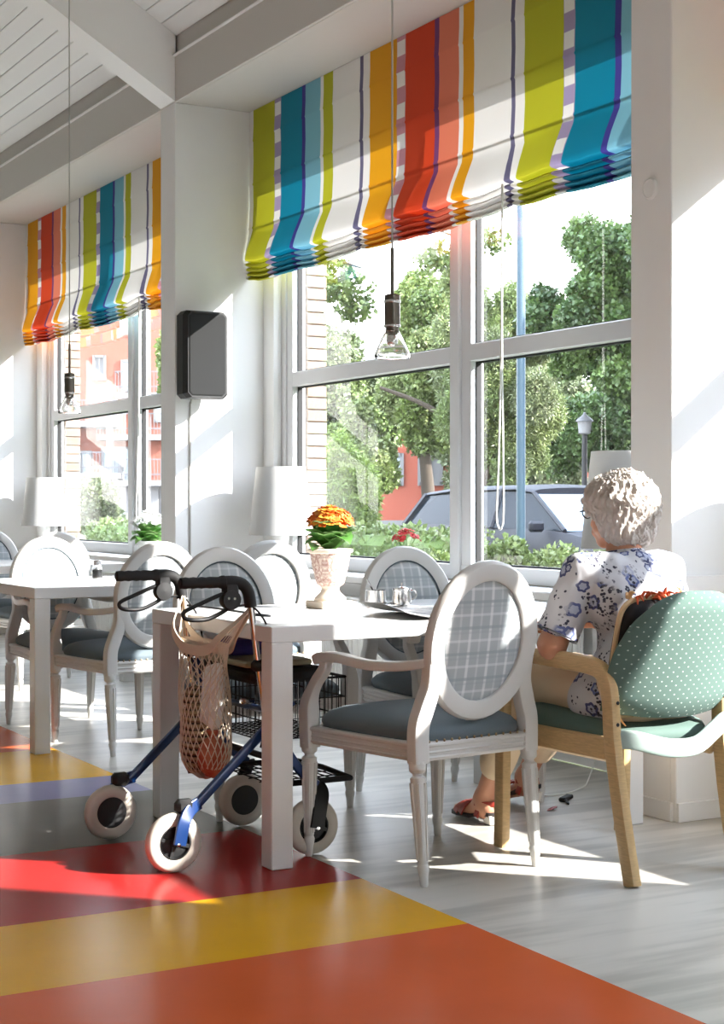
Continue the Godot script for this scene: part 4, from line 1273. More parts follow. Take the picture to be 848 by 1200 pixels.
func table_things() -> void:
	var t := thing("sugar_bowl", "small steel sugar bowl with a spoon in it beside the urn", "sugar bowl", P(2.93, 0.75, 5.10))
	part("bowl", MB.new().lathe([Vector2(0.035, 0.004), Vector2(0.038, 0.006), Vector2(0.038, 0.055), Vector2(0.040, 0.058), Vector2(0.036, 0.058), Vector2(0.035, 0.008), Vector2(0.001, 0.008)], 24), M.chrome, t)
	part("spoon", MB.new().tube([Vector3(0.01, 0.02, 0.0), Vector3(-0.045, 0.10, 0.01)], 0.0028, 6), M.chrome, t)
	t = thing("milk_jug", "small steel milk jug with a handle next to the sugar bowl", "jug", P(3.0, 0.75, 5.03))
	part("body", MB.new().lathe([Vector2(0.03, 0.004), Vector2(0.036, 0.006), Vector2(0.036, 0.03), Vector2(0.033, 0.055), Vector2(0.037, 0.066), Vector2(0.034, 0.066), Vector2(0.03, 0.05), Vector2(0.001, 0.01)], 24), M.chrome, t)
	part("handle", MB.new().tube(spline([Vector3(0.033, 0.055, 0), Vector3(0.058, 0.054, 0), Vector3(0.06, 0.03, 0), Vector3(0.034, 0.018, 0)], 5), 0.0035, 6), M.chrome, t)
	part("lid_knob", MB.new().lathe([Vector2(0.03, 0.064), Vector2(0.02, 0.07), Vector2(0.004, 0.072), Vector2(0.003, 0.085), Vector2(0.001, 0.086)], 16), M.chrome, t)
	t = thing("tray", "little oval steel tray under the sugar bowl and jug", "tray", P(2.965, 0.75, 5.065), 0.55)
	part("tray_plate", MB.new().lens(Vector3(0, 0.003, 0), Vector3(0.085, 0, 0), Vector3(0, 0, 0.05), Vector3.UP, 1.0, 1.0, 0.0, 0.003, 28), M.chrome, t)
	part("tray_lip", MB.new().tube(range(28).map(func(i): return Vector3(cos(TAU * i / 28) * 0.085, 0.005, sin(TAU * i / 28) * 0.05)), 0.003, 5, true), M.chrome, t)
	# newspaper with a raised fold
	t = thing("newspaper", "open newspaper lying across the table's edge in front of the chair", "newspaper", P(2.97, 0.75, 4.60), 0.0)
	for lay in 3:
		var mb := MB.new()
		var prev := []
		for i in 25:
			var f := i / 24.0
			var x := lerpf(-0.30, 0.28, f) - 0.01 * lay
			var y := 0.003 + lay * 0.003 + 0.035 * pow(maxf(0.0, 1.0 - f * 3.6), 2.0) + 0.007 * exp(-pow((f - 0.5) * 12.0, 2.0))
			var over := 0.03 * smoothstep(0.35, 0.6, f)
			var base_y := 0.003 + lay * 0.003
			var yn := lerpf(base_y, y, 0.35)
			var row := [Vector3(x, y, -0.18 + 0.02 * lay), Vector3(x + 0.01, y + 0.002, 0.0), Vector3(x, yn + 0.001, 0.225 - 0.01 * lay), Vector3(x, yn - over, 0.242 + over - 0.01 * lay)]
			if prev:
				for q in 3: mb.quad(prev[q], row[q], row[q + 1], prev[q + 1])
			prev = row
		part("sheet", mb, M.newsprint, t, 80.0)
	t = thing("glass_jar", "little glass shaker with a steel lid on the farther table", "shaker", P(2.75, 0.75, 7.62))
	part("jar", MB.new().lathe([Vector2(0.024, 0), Vector2(0.027, 0.004), Vector2(0.026, 0.05), Vector2(0.020, 0.07), Vector2(0.018, 0.075)], 20), M.lamp_glass, t)
	part("lid", MB.new().lathe([Vector2(0.021, 0.07), Vector2(0.021, 0.088), Vector2(0.012, 0.093), Vector2(0.001, 0.094)], 20), M.chrome, t)
	part("filling", MB.new().lathe([Vector2(0.001, 0.005), Vector2(0.022, 0.005), Vector2(0.022, 0.045), Vector2(0.001, 0.046)], 16), M.speaker_box, t)
	# round cap on the near pillar
	t = thing("wall_cap", "round white cap on the shaded face of the nearest pillar", "wall cap", P(3.71, 2.266, 4.463))
	var bs := Basis(Vector3.UP, Vector3.LEFT, Vector3.BACK)
	part("disc", MB.new().lathe([Vector2(0.001, 0.0), Vector2(0.039, 0.0), Vector2(0.039, 0.006), Vector2(0.036, 0.010), Vector2(0.030, 0.011), Vector2(0.001, 0.012)], 28, Vector3.ZERO, bs), M.wall_white, t)
	part("raised_ring", MB.new().tube(range(28).map(func(i): return bs * Vector3(cos(TAU * i / 28) * 0.033, 0.011, sin(TAU * i / 28) * 0.033)), 0.003, 5, true), M.wall_white, t)
	# odds and ends on the floor under the table
	t = thing("floor_cable", "thin white cable running along the floor below the radiator", "cable", P(3.72, 0, 5.1))
	part("cable", MB.new().tube(spline([Vector3(0.3, 0.16, -0.05), Vector3(0.2, 0.02, 0.0), Vector3(0.08, 0.005, 0.1), Vector3(-0.1, 0.004, 0.16), Vector3(-0.2, 0.004, 0.05)], 6), 0.003, 5), M.cord_white, t)
	part("plug", MB.new().box(Vector3(-0.21, 0.008, 0.04), Vector3(0.035, 0.014, 0.022), 0.004), M.cord_white, t)
	t = thing("cable_clip", "small black plastic piece lying on the floor by the table leg", "clip", P(3.62, 0, 4.85), 0.6)
	part("clip_body", MB.new().box(Vector3(0, 0.009, 0), Vector3(0.09, 0.016, 0.03), 0.004), M.black_plastic, t)
	part("clip_arm", MB.new().tube([Vector3(-0.02, 0.012, 0), Vector3(-0.09, 0.006, 0.04)], 0.005, 5), M.black_plastic, t)
	t = thing("dry_leaf", "tiny brown dry leaf on the grey floor", "leaf", P(3.46, 0, 4.72), 0.4)
	part("leaf_blade", MB.new().lens(Vector3(0, 0.006, 0), Vector3(0.028, 0.004, 0), Vector3(0, 0.003, 0.015), Vector3.UP, 1, 1, 0.004, 0.002, 10), M.sandal_leather, t)

# ---------------------------------------------------------------- the seated woman (local -z is forward)
func person() -> void:
	var t := thing("person", "seated person with curly white hair, glasses and blue flowered short-sleeved shirt", "person", P(3.22, 0, 4.0), deg_to_rad(3))
	var hipL := Vector3(-0.085, 0.545, 0.10)
	var hipR := Vector3(0.085, 0.545, 0.10)
	var kneeL := Vector3(-0.13, 0.535, -0.34)
	var kneeR := Vector3(0.11, 0.535, -0.36)
	var ankL := Vector3(-0.07, 0.085, -0.66)
	var ankR := Vector3(0.225, 0.115, -0.80)
	kneeR = Vector3(0.13, 0.53, -0.42)
	var chest := Vector3(0, 0.83, 0.04)
	var neck := Vector3(0.012, 0.975, -0.02)
	var headc := Vector3(0.022, 1.10, -0.05)
	var shL := Vector3(-0.172, 0.905, -0.005)
	var shR := Vector3(0.172, 0.905, -0.005)
	var elL := Vector3(-0.268, 0.685, -0.04)
	var elR := Vector3(0.25, 0.69, -0.06)
	var wrL := Vector3(-0.10, 0.725, -0.25)
	var wrR := Vector3(0.09, 0.735, -0.26)
	var body := MB.new()
	body_mesh(body, [
		[Vector3(0, 0.56, 0.09), Vector3(0, 0.70, 0.075), 0.115, 0.11], [Vector3(0, 0.70, 0.075), chest, 0.11, 0.105], [Vector3(-0.09, 0.83, 0.035), Vector3(0.09, 0.83, 0.035), 0.09, 0.09],
		[chest + Vector3(0, 0.06, -0.01), neck, 0.07, 0.05], [neck, headc + Vector3(0, -0.06, 0.005), 0.05, 0.05],
		[shL + Vector3(0.06, 0, 0.01), shL, 0.055, 0.055], [shR + Vector3(-0.06, 0, 0.01), shR, 0.055, 0.055],
		[shL, elL, 0.05, 0.041], [elL, wrL, 0.041, 0.027], [shR, elR, 0.05, 0.041], [elR, wrR, 0.041, 0.027],
		[hipL, kneeL, 0.088, 0.058], [kneeL, ankL, 0.055, 0.034], [hipR, kneeR, 0.088, 0.058], [kneeR, ankR, 0.055, 0.034],
		[ankL, ankL + Vector3(-0.005, -0.035, 0.03), 0.032, 0.03], [ankL + Vector3(0, -0.035, 0.02), ankL + Vector3(-0.015, -0.055, -0.13), 0.032, 0.022],
		[ankR, ankR + Vector3(0.0, -0.03, 0.035), 0.032, 0.03], [ankR + Vector3(0, -0.035, 0.02), ankR + Vector3(0.01, -0.08, -0.12), 0.032, 0.022],
	], 0.012, 0.03)
	# head and hands on finer grids
	var f := Vector3(-0.18, -0.08, -1).normalized()      # way the face looks: a little to the left and down
	var rt := f.cross(Vector3.UP).normalized()
	var up := rt.cross(f)
	var H := func(x: float, y: float, z: float) -> Vector3: return headc + rt * x + up * y - f * z
	body_mesh(body, [
		[H.call(0, 0.03, 0.02), H.call(0, 0.03, -0.03), 0.078, 0.074], [H.call(-0.018, -0.03, -0.045), H.call(0.018, -0.03, -0.045), 0.048, 0.048],
		[H.call(0, -0.075, -0.06), H.call(0, -0.085, -0.072), 0.030, 0.026], [H.call(0, 0.005, -0.095), H.call(0, -0.03, -0.108), 0.010, 0.014],
		[H.call(-0.02, -0.058, -0.092), H.call(0.02, -0.058, -0.092), 0.010, 0.010], [H.call(-0.035, 0.015, -0.085), H.call(0.035, 0.015, -0.085), 0.014, 0.014],
		[H.call(-0.077, -0.005, 0.0), H.call(-0.08, -0.035, -0.004), 0.012, 0.010], [H.call(0.077, -0.005, 0.0), H.call(0.08, -0.035, -0.004), 0.012, 0.010],
		[H.call(0, -0.07, 0.0), H.call(0, -0.13, 0.02), 0.046, 0.05],
	], 0.0055, 0.022)
	for s in [-1.0, 1.0]:
		var w: Vector3 = wrL if s < 0 else wrR
		var d := (Vector3(-s * 0.55, -0.02, -0.8)).normalized()
		var sd := d.cross(Vector3.UP).normalized()
		var bones := [[w, w + d * 0.07, 0.026, 0.028], [w + d * 0.045 - sd * 0.018, w + d * 0.085 - sd * 0.02, 0.02, 0.016], [w + d * 0.045 + sd * 0.018, w + d * 0.085 + sd * 0.02, 0.02, 0.016]]
		for k in 4:
			var o := (k - 1.5) * 0.0185
			var L: float = [0.06, 0.07, 0.066, 0.05][k]
			var p0 := w + d * 0.085 + sd * o
			var p1 := p0 + d * L * 0.5 + Vector3(0, -0.006, 0)
			bones.append([p0, p1, 0.0095, 0.0085])
			bones.append([p1, p1 + d * L * 0.42 + Vector3(0, -0.022, 0), 0.0085, 0.0068])
		var tb: Vector3 = w + d * 0.03 + sd * s * 0.024
		bones.append([tb, tb + d * 0.03 + sd * s * 0.025, 0.0125, 0.0105])
		bones.append([tb + d * 0.03 + sd * s * 0.025, tb + d * 0.065 + sd * s * 0.03, 0.0105, 0.008])
		body_mesh(body, bones, 0.0035, 0.006)
	part("body", body, M.skin, t, 179.0)
	# shirt
	var sh := MB.new()
	var nz := FastNoiseLite.new()
	nz.seed = 4
	nz.frequency = 9.0
	body_mesh(sh, [
		[Vector3(0, 0.565, 0.075), Vector3(0, 0.68, 0.075), 0.142, 0.128], [Vector3(-0.075, 0.545, 0.055), Vector3(0.075, 0.545, 0.055), 0.126, 0.126], [Vector3(-0.10, 0.52, 0.0), Vector3(0.10, 0.52, 0.0), 0.105, 0.105], [Vector3(-0.05, 0.60, 0.09), Vector3(0.05, 0.60, 0.09), 0.118, 0.118], [Vector3(0, 0.68, 0.075), chest, 0.128, 0.115], [Vector3(-0.085, 0.825, 0.045), Vector3(0.085, 0.825, 0.045), 0.108, 0.108],
		[Vector3(-0.05, 0.90, 0.02), Vector3(0.05, 0.90, 0.02), 0.072, 0.072], [chest + Vector3(0, 0.07, -0.01), neck + Vector3(0, -0.022, 0.004), 0.075, 0.058],
		[shL + Vector3(0.06, 0.0, 0.02), shL, 0.072, 0.066], [shR + Vector3(-0.06, 0.0, 0.02), shR, 0.072, 0.066],
		[shL, shL.lerp(elL, 0.66), 0.066, 0.068], [shR, shR.lerp(elR, 0.66), 0.066, 0.068],
	], 0.011, 0.03, func(p: Vector3) -> float: return 0.006 * nz.get_noise_3d(p.x * 2.0, p.y * 0.8, p.z * 2.0) + 0.003 * sin(p.y * 30.0 + p.x * 55.0))
	part("shirt", sh, M.shirt_print, t, 179.0)
	part("collar", MB.new().tube(spline([neck + Vector3(-0.05, -0.012, -0.045), neck + Vector3(-0.058, -0.006, 0.0), neck + Vector3(-0.03, 0.002, 0.05), neck + Vector3(0.03, 0.002, 0.05), neck + Vector3(0.058, -0.006, 0.0), neck + Vector3(0.05, -0.012, -0.045)], 5), 0.011, 7), M.shirt_print, t)
	for e in [[shL, elL], [shR, elR]]:
		var a: Vector3 = e[0].lerp(e[1], 0.62)
		var b: Vector3 = e[0].lerp(e[1], 0.86)
		part("sleeve_cuff", MB.new().tube([a, b.lerp(a, 0.1), b, b.lerp(a, 0.12)], [0.066, 0.07, 0.070, 0.05], 18), M.shirt_print, t, 50.0)
	# trousers to mid calf
	var tr := MB.new()
	body_mesh(tr, [
		[Vector3(-0.06, 0.55, 0.09), Vector3(0.06, 0.55, 0.09), 0.125, 0.125], [hipL, kneeL, 0.102, 0.074], [hipR, kneeR, 0.102, 0.074],
		[kneeL, kneeL.lerp(ankL, 0.68), 0.074, 0.064], [kneeR, kneeR.lerp(ankR, 0.68), 0.074, 0.064],
	], 0.012, 0.03, func(p: Vector3) -> float: return 0.005 * nz.get_noise_3d(p.x * 2.0, p.y * 2.0, p.z * 0.8))
	part("trousers", tr, M.trousers, t, 179.0)
	# sandals
	for q in [[ankL, -1.0, 0.0], [ankR, 1.0, 0.035]]:
		var a: Vector3 = q[0]
		var yo: float = a.y - 0.085
		var sole := []
		for p in [[-0.162, 0.02], [-0.15, 0.034], [-0.11, 0.042], [-0.04, 0.036], [0.03, 0.032], [0.06, 0.028], [0.07, 0.015]]:
			sole.append(p)
		var rings := []
		for p in sole:
			var yy: float = 0.012 + yo * 0.6 + 0.020 * smoothstep(-0.06, 0.04, p[0]) + (0.03 * smoothstep(-0.1, 0.05, p[0]) if q[1] > 0 else 0.0) - a.y + 0.0
			var c := a + Vector3(0, yy, p[0])
			rings.append(PackedVector3Array([c + Vector3(-p[1], 0, 0), c + Vector3(p[1], 0, 0), c + Vector3(p[1], 0.014, 0), c + Vector3(-p[1], 0.014, 0)]))
		var sd := part("sandal", MB.new().loft(rings), M.sole_black, t)
		var he := a + Vector3(0, 0, 0.045)
		part("heel", MB.new().loft([PackedVector3Array([he + Vector3(-0.02, 0.004 - a.y + yo * 0.9, -0.015), he + Vector3(0.02, 0.004 - a.y + yo * 0.9, -0.015), he + Vector3(0.02, 0.004 - a.y + yo * 0.9, 0.018), he + Vector3(-0.02, 0.004 - a.y + yo * 0.9, 0.018)]), PackedVector3Array([he + Vector3(-0.027, 0.035 - a.y + yo, -0.025), he + Vector3(0.027, 0.035 - a.y + yo, -0.025), he + Vector3(0.027, 0.035 - a.y + yo, 0.024), he + Vector3(-0.027, 0.035 - a.y + yo, 0.024)])]), M.heel_cream, sd)
		for st in [[-0.115, 0.043, 0.036], [-0.085, 0.044, 0.044], [0.005, 0.040, 0.062]]:
			var arc := []
			for k in 9:
				var b := PI * k / 8.0
				arc.append(a + Vector3(cos(b) * st[1], -a.y + yo * (1.0 if st[0] > -0.05 else 0.7) + 0.026 + sin(b) * st[2], st[0] + (0.02 * sin(b))))
			part("strap", MB.new().sweep(arc, rrect(0.026, 0.006, 0.002), Vector3(0, 0.0, 1)), M.sandal_leather, sd)
		part("heel_strap", MB.new().sweep(spline([a + Vector3(-0.038, -0.012, -0.005), a + Vector3(-0.032, -0.012, 0.035), a + Vector3(0, -0.01, 0.062), a + Vector3(0.032, -0.012, 0.035), a + Vector3(0.038, -0.012, -0.005)], 4), rrect(0.005, 0.02, 0.002), Vector3.UP.cross(Vector3.RIGHT)), M.sandal_leather, sd)
	# hair: a full short head of curls
	var hr := MB.new()
	var hn := FastNoiseLite.new()
	hn.seed = 17
	hn.frequency = 26.0
	var lo_n := FastNoiseLite.new()
	lo_n.seed = 23
	lo_n.frequency = 12.0
	hn.fractal_octaves = 3
	body_mesh(hr, [
		[H.call(0, 0.05, 0.025), H.call(0, 0.05, -0.03), 0.086, 0.078], [H.call(-0.03, 0.02, 0.038), H.call(0.03, 0.02, 0.038), 0.080, 0.080],
		[H.call(-0.042, -0.03, 0.028), H.call(0.042, -0.03, 0.028), 0.064, 0.064], [H.call(-0.05, 0.036, 0.0), H.call(0.05, 0.036, 0.0), 0.062, 0.062], [H.call(-0.035, -0.07, 0.045), H.call(0.035, -0.07, 0.045), 0.042, 0.042],
		[H.call(-0.056, 0.04, -0.04), H.call(0.056, 0.04, -0.04), 0.044, 0.044],
	], 0.004, 0.03, func(p: Vector3) -> float:
		var q := p - headc
		var az := atan2(q.dot(rt), -q.dot(f))
		var lump := hn.get_noise_3d(p.x, p.y * 0.8, p.z)
		var wob := lo_n.get_noise_3dv(p) * 7.0
		var h := q.dot(up)
		return -0.004 + 0.011 * lump + 0.0034 * sin(az * 30.0 + wob + 9.0 * sin(h * 60.0 + wob * 0.5) * 0.35) + 0.0022 * sin(az * 71.0 + h * 120.0 + wob * 2.0))
	var hair := part("hair", hr, M.hair, t, 179.0)
	rng.seed = 90
	var locks := MB.new()
	for i in 420:
		var n := Vector3(rng.randfn(), rng.randfn(), rng.randfn()).normalized()
		if n.y < -0.9 or (n.z < -0.45 and n.y < 0.25) or (n.z < 0.0 and n.y < -0.5): continue
		var ax := n.cross(Vector3(rng.randfn(), rng.randfn() + 0.6, rng.randfn())).normalized()
		var rad := rng.randf_range(0.008, 0.017)
		var pts := []
		for k in 8:
			var m := n.rotated(ax, 0.045 * k)
			var sc := 1.0 + 0.05 * sin(PI * k / 7.0) + 0.02
			pts.append(H.call(m.x * 0.108 * sc, 0.022 + m.y * 0.112 * sc, 0.016 + m.z * 0.106 * sc) + ax * rad * 0.4 * sin(k * 0.9))
		locks.tube(pts, [0.0004, 0.0012, 0.0016, 0.0018, 0.0018, 0.0015, 0.001, 0.0004], 4)
	part("curls", locks, M.hair_lock, hair, 60.0)
	# glasses
	var gl := MB.new()
	for s in [-1.0, 1.0]:
		gl.tube(range(16).map(func(i): return H.call(s * 0.034 + cos(TAU * i / 16) * 0.025, 0.008 + sin(TAU * i / 16) * 0.018, -0.108)), 0.0022, 5, true)
		gl.tube([H.call(s * 0.059, 0.012, -0.117), H.call(s * 0.078, 0.012, -0.09), H.call(s * 0.086, 0.01, -0.01), H.call(s * 0.08, -0.01, 0.01)], 0.0025, 5)
	gl.tube([H.call(-0.01, 0.012, -0.109), H.call(0.01, 0.012, -0.109)], 0.002, 5)
	var gp := part("glasses", gl, M.black_plastic, t)
	for s in [-1.0, 1.0]:
		part("lens", MB.new().lens(H.call(s * 0.034, 0.008, -0.108), rt, up, f, 0.024, 0.017, 0.001, 0.001, 14), M.clear_glass, gp)
	# cushion behind her back
	var c := thing("cushion", "black cushion with sand piping and orange tassels behind the woman's back", "cushion", P(3.20, 0.475, 3.83), deg_to_rad(3))
	var bs := Basis(Vector3.RIGHT, deg_to_rad(12))
	var rings := []
	for k in 9:
		var z := lerpf(-1, 1, k / 8.0)
		var s := sqrt(maxf(0.0, 1.0 - z * z)) * 0.9 + 0.1
		var ring := PackedVector3Array()
		for i in 32:
			var a := TAU * i / 32
			var e := 0.32 + 0.5 * (1.0 - s)
			ring.append(bs * Vector3(signf(cos(a)) * pow(absf(cos(a)), e) * 0.205 * pow(s, 0.35), 0.19 + signf(sin(a)) * pow(absf(sin(a)), e) * 0.185 * pow(s, 0.35), z * 0.055))
		rings.append(ring)
	part("pad", MB.new().loft(rings), M.cushion_black, c, 60.0)
	var pp := []
	for i in 40:
		var a := TAU * i / 40
		pp.append(bs * Vector3(signf(cos(a)) * pow(absf(cos(a)), 0.32) * 0.207, 0.19 + signf(sin(a)) * pow(absf(sin(a)), 0.32) * 0.187, 0.0))
	part("piping", MB.new().tube(pp, 0.0085, 7, true), M.cushion_piping, c)
	rng.seed = 33
	for k in 34:
		var ed := rng.randf_range(-1.0, 0.35)
		var p := bs * Vector3(ed * 0.2, 0.378, rng.randf_range(-0.01, 0.01))
		if k > 26: p = bs * Vector3(-0.2 + rng.randf_range(0, 0.03), 0.01, 0.0)
		var d := Vector3(rng.randf_range(-0.5, 0.5), rng.randf_range(-0.2, 0.7) if k <= 26 else -0.3, rng.randf_range(0.1, 0.9)).normalized()
		var L := rng.randf_range(0.03, 0.05)
		part("tassel", MB.new().tube([p, p + d * L * 0.5 + Vector3.UP * 0.006, p + d * L - Vector3.UP * 0.008], [0.006, 0.005, 0.002], 5), M.tassel_sand if rng.randf() < 0.35 else M.tassel_orange, c)

# ---------------------------------------------------------------- outdoors
var sprigs := []

func make_sprigs() -> void:
	for kind in 3:
		rng.seed = 300 + kind
		var mb := MB.new()
		for i in 7:
			var a := TAU * i / 7 + rng.randf()
			var el := rng.randf_range(-0.5, 1.0)
			var d := Vector3(cos(a), el, sin(a)).normalized()
			var s := d.cross(Vector3.UP).normalized().rotated(d, rng.randf_range(-1, 1))
			var L: float = [1.0, 1.15, 0.9][kind] * rng.randf_range(0.7, 1.1)
			var w: float = [0.34, 0.14, 0.42][kind] * L
			var o := d * 0.15
			mb.quad(o, o + d * L * 0.45 + s * w, o + d * L + Vector3.DOWN * 0.1, o + d * L * 0.45 - s * w)
		sprigs.append(mb.mesh(30.0))

func foliage(parent: Node3D, blobs: Array, count: int, size: float, cols: Array, kind: int, sd: int, called := "foliage") -> void:
	rng.seed = sd
	var mm := MultiMesh.new()
	mm.transform_format = MultiMesh.TRANSFORM_3D
	mm.use_colors = true
	mm.mesh = sprigs[kind]
	mm.instance_count = count
	var tot := 0.0
	for b in blobs: tot += b[1].x * b[1].y + b[1].y * b[1].z
	for i in count:
		var r := rng.randf() * tot
		var bl = blobs[-1]
		for b in blobs:
			r -= b[1].x * b[1].y + b[1].y * b[1].z
			if r <= 0.0:
				bl = b
				break
		var n := Vector3(rng.randfn(), rng.randfn(), rng.randfn()).normalized()
		var q := pow(rng.randf(), 0.4)
		var p: Vector3 = bl[0] + n * bl[1] * q
		var bs := Basis.from_euler(Vector3(rng.randf() * TAU, rng.randf() * TAU, rng.randf() * TAU)).scaled(Vector3.ONE * size * rng.randf_range(0.6, 1.3))
		mm.set_instance_transform(i, Transform3D(bs, p))
		var c: Color = cols[rng.randi() % cols.size()].lerp(cols[int(absf(bl[0].x * 37.0 + bl[0].y * 91.0)) % cols.size()], 0.6)
		var w := rng.randf_range(0.42, 0.8)
		mm.set_instance_color(i, Color(c.r * w, c.g * w, c.b * w))
	var o := MultiMeshInstance3D.new()
	o.name = called
	o.multimesh = mm
	o.material_override = M.leaf
	o.set_meta("kind", "stuff")
	parent.add_child(o, true)

func clumps(c: Vector3, r: Vector3, n: int, sub: float, sd: int) -> Array:
	rng.seed = sd
	var out := []
	for i in n:
		var d := Vector3(rng.randfn(), rng.randfn(), rng.randfn()).normalized()
		out.append([c + d * r * pow(rng.randf(), 0.45) * (1.0 - sub * 0.5), r * sub * rng.randf_range(0.65, 1.15)])
	return out

func tree(called: String, label: String, base: Vector3, trunks: Array, blobs: Array, count: int, size: float, cols: Array, kind: int, sd: int, group := "trees in the street") -> Node3D:
	var t := thing(called, label, "tree", base, 0.0, group)
	for tr in trunks:
		var pts := spline(tr[0], 5)
		var rr := []
		for i in pts.size(): rr.append(lerpf(tr[1], tr[2], float(i) / (pts.size() - 1)))
		part("trunk" if tr == trunks[0] else "branch", MB.new().tube(pts, rr, 9), M.bark, t)
	foliage(t, blobs, count, size, cols, kind, sd)
	return t

const G_MID := [Color(0.16, 0.24, 0.05), Color(0.22, 0.30, 0.07), Color(0.12, 0.19, 0.05), Color(0.28, 0.36, 0.12)]
const G_LIGHT := [Color(0.30, 0.38, 0.12), Color(0.24, 0.33, 0.10), Color(0.36, 0.42, 0.18), Color(0.20, 0.28, 0.08)]
const G_DARK := [Color(0.07, 0.13, 0.035), Color(0.10, 0.18, 0.045), Color(0.14, 0.23, 0.06), Color(0.05, 0.10, 0.03)]
const G_BRIGHT := [Color(0.30, 0.42, 0.08), Color(0.24, 0.36, 0.07), Color(0.38, 0.48, 0.14)]
const G_OLIVE := [Color(0.20, 0.25, 0.11), Color(0.26, 0.30, 0.15), Color(0.15, 0.19, 0.08)]

func vv(x, y, z) -> Vector3: return Vector3(x, y, z)

func outdoors() -> void:
	var g := struct("ground", "street of grey asphalt outside the windows", "ground")
	part("asphalt", MB.new().box(P(40, -0.25, 50), Vector3(70, 0.2, 160)), M.asphalt, g)
	part("verge", MB.new().box(P(7.3, -0.12, 15), Vector3(5.2, 0.1, 40)), M.grass_green, g)
	make_sprigs()
	# clipped hedge
	var h := thing("clipped_hedge", "clipped bright green hedge between the window and the parked car", "hedge", P(8.3, -0.1, 17.6))
	part("hedge_core", MB.new().box(vv(0, 0.45, 0), vv(0.6, 0.9, 9.8), 0.1), M.grass_green, h)
	var hb := []
	for i in 60: hb.append([vv(0, 0.52, -5 + i * 0.17), vv(0.42, 0.5, 0.3)])
	foliage(h, hb, 16000, 0.06, G_LIGHT, 0, 401)
	# tall fresh shrub
	tree("leafy_shrub", "tall fresh green shrub beside the hedge, before the car's tail", P(9.5, -0.1, 17.4), [[[vv(0, 0, 0), vv(0.05, 0.8, 0.0), vv(0.0, 1.6, 0.05)], 0.03, 0.01]], clumps(vv(0, 1.1, 0), vv(0.55, 1.0, 0.5), 14, 0.5, 31), 9000, 0.07, G_BRIGHT, 1, 402, "shrubs by the windows")
	# low bushes near the glass
	var bi := 0
	for q in [[P(7.0, -0.1, 9.75), 0.42, 0.95, "round bush outside the window just left of the seated woman"], [P(7.6, -0.1, 9.2), 0.5, 0.9, "round bush outside partly hidden by the sill lamp beside the woman"], [P(6.6, -0.1, 10.7), 0.3, 0.8, "small bush outside at the foot of the blue pole"]]:
		tree("round_bush", q[3], q[0], [[[vv(0, 0, 0), vv(0, q[2] * 0.5, 0)], 0.03, 0.015]], clumps(vv(0, q[2] * 0.62, 0), vv(q[1], q[2] * 0.42, q[1]), 10, 0.55, 40 + bi), 5000, 0.05, G_LIGHT if bi != 2 else G_BRIGHT, 0, 410 + bi, "shrubs by the windows")
		bi += 1
	# overhanging boughs of a tree that stands behind the pillar
	var near := tree("street_tree", "broad-leaved tree whose boughs hang into the top of the window", P(6.3, -0.1, 13.6), [[[vv(0, 0, 0), vv(0.05, 2.0, 0.1), vv(0.1, 4.2, 0.3)], 0.13, 0.06], [[vv(0.08, 3.0, 0.2), vv(0.3, 3.4, 1.0), vv(0.5, 3.3, 1.5)], 0.035, 0.008], [[vv(0.08, 3.2, 0.2), vv(0.7, 3.8, 1.2), vv(1.2, 3.55, 2.0)], 0.035, 0.008]],
		[[vv(0.42, 3.15, 1.3), vv(0.28, 0.16, 0.3)], [vv(0.5, 2.95, 1.35), vv(0.2, 0.12, 0.2)], [vv(0.35, 3.35, 1.1), vv(0.22, 0.14, 0.25)], [vv(1.15, 3.4, 1.75), vv(0.3, 0.13, 0.28)], [vv(1.4, 3.52, 2.05), vv(0.25, 0.12, 0.25)], [vv(0.1, 4.6, 0.3), vv(1.2, 0.8, 1.0)]], 3000, 0.06, G_MID, 2, 420)
	# mid trees
	tree("street_tree", "mid green tree with dark slanting branches, left of the window post", P(15.6, -0.1, 25.6), [[[vv(0.3, 0, 0), vv(0.25, 1.4, 0.0), vv(0.05, 2.6, 0.1), vv(-0.1, 4.0, 0.0)], 0.17, 0.06], [[vv(0.55, 1.3, 2.3), vv(0.0, 2.3, 2.1), vv(-0.8, 2.95, 1.7), vv(-1.5, 3.3, 1.2)], 0.08, 0.03], [[vv(0.5, 1.6, 2.3), vv(0.1, 2.7, 2.0), vv(-0.2, 3.6, 1.8)], 0.06, 0.025], [[vv(1.5, 0, 0.8), vv(1.3, 1.4, 0.7), vv(1.2, 1.6, 0.65)], 0.12, 0.08]],
		clumps(vv(0.35, 4.0, 0.2), vv(1.45, 1.8, 1.4), 40, 0.26, 50) + clumps(vv(-0.9, 2.3, -0.6), vv(0.9, 1.1, 0.8), 12, 0.4, 51), 38000, 0.085, G_MID + G_LIGHT, 0, 421)
	tree("street_tree", "light green drooping tree with a pale leaning trunk behind the blue pole", P(15.6, -0.1, 22.9), [[[vv(-0.55, 0, -0.35), vv(-0.5, 0.7, -0.3), vv(-0.15, 1.7, -0.1), vv(0.2, 3.0, 0.1)], 0.12, 0.05], [[vv(-0.4, 0.9, -0.25), vv(-0.35, 2.0, -0.2), vv(-0.3, 3.2, -0.15)], 0.06, 0.03]],
		clumps(vv(0.05, 3.5, 0.0), vv(1.35, 1.6, 1.3), 34, 0.27, 52) + clumps(vv(0.3, 2.1, 0.1), vv(0.75, 0.8, 0.7), 10, 0.4, 53), 32000, 0.085, G_LIGHT + G_OLIVE, 1, 422)
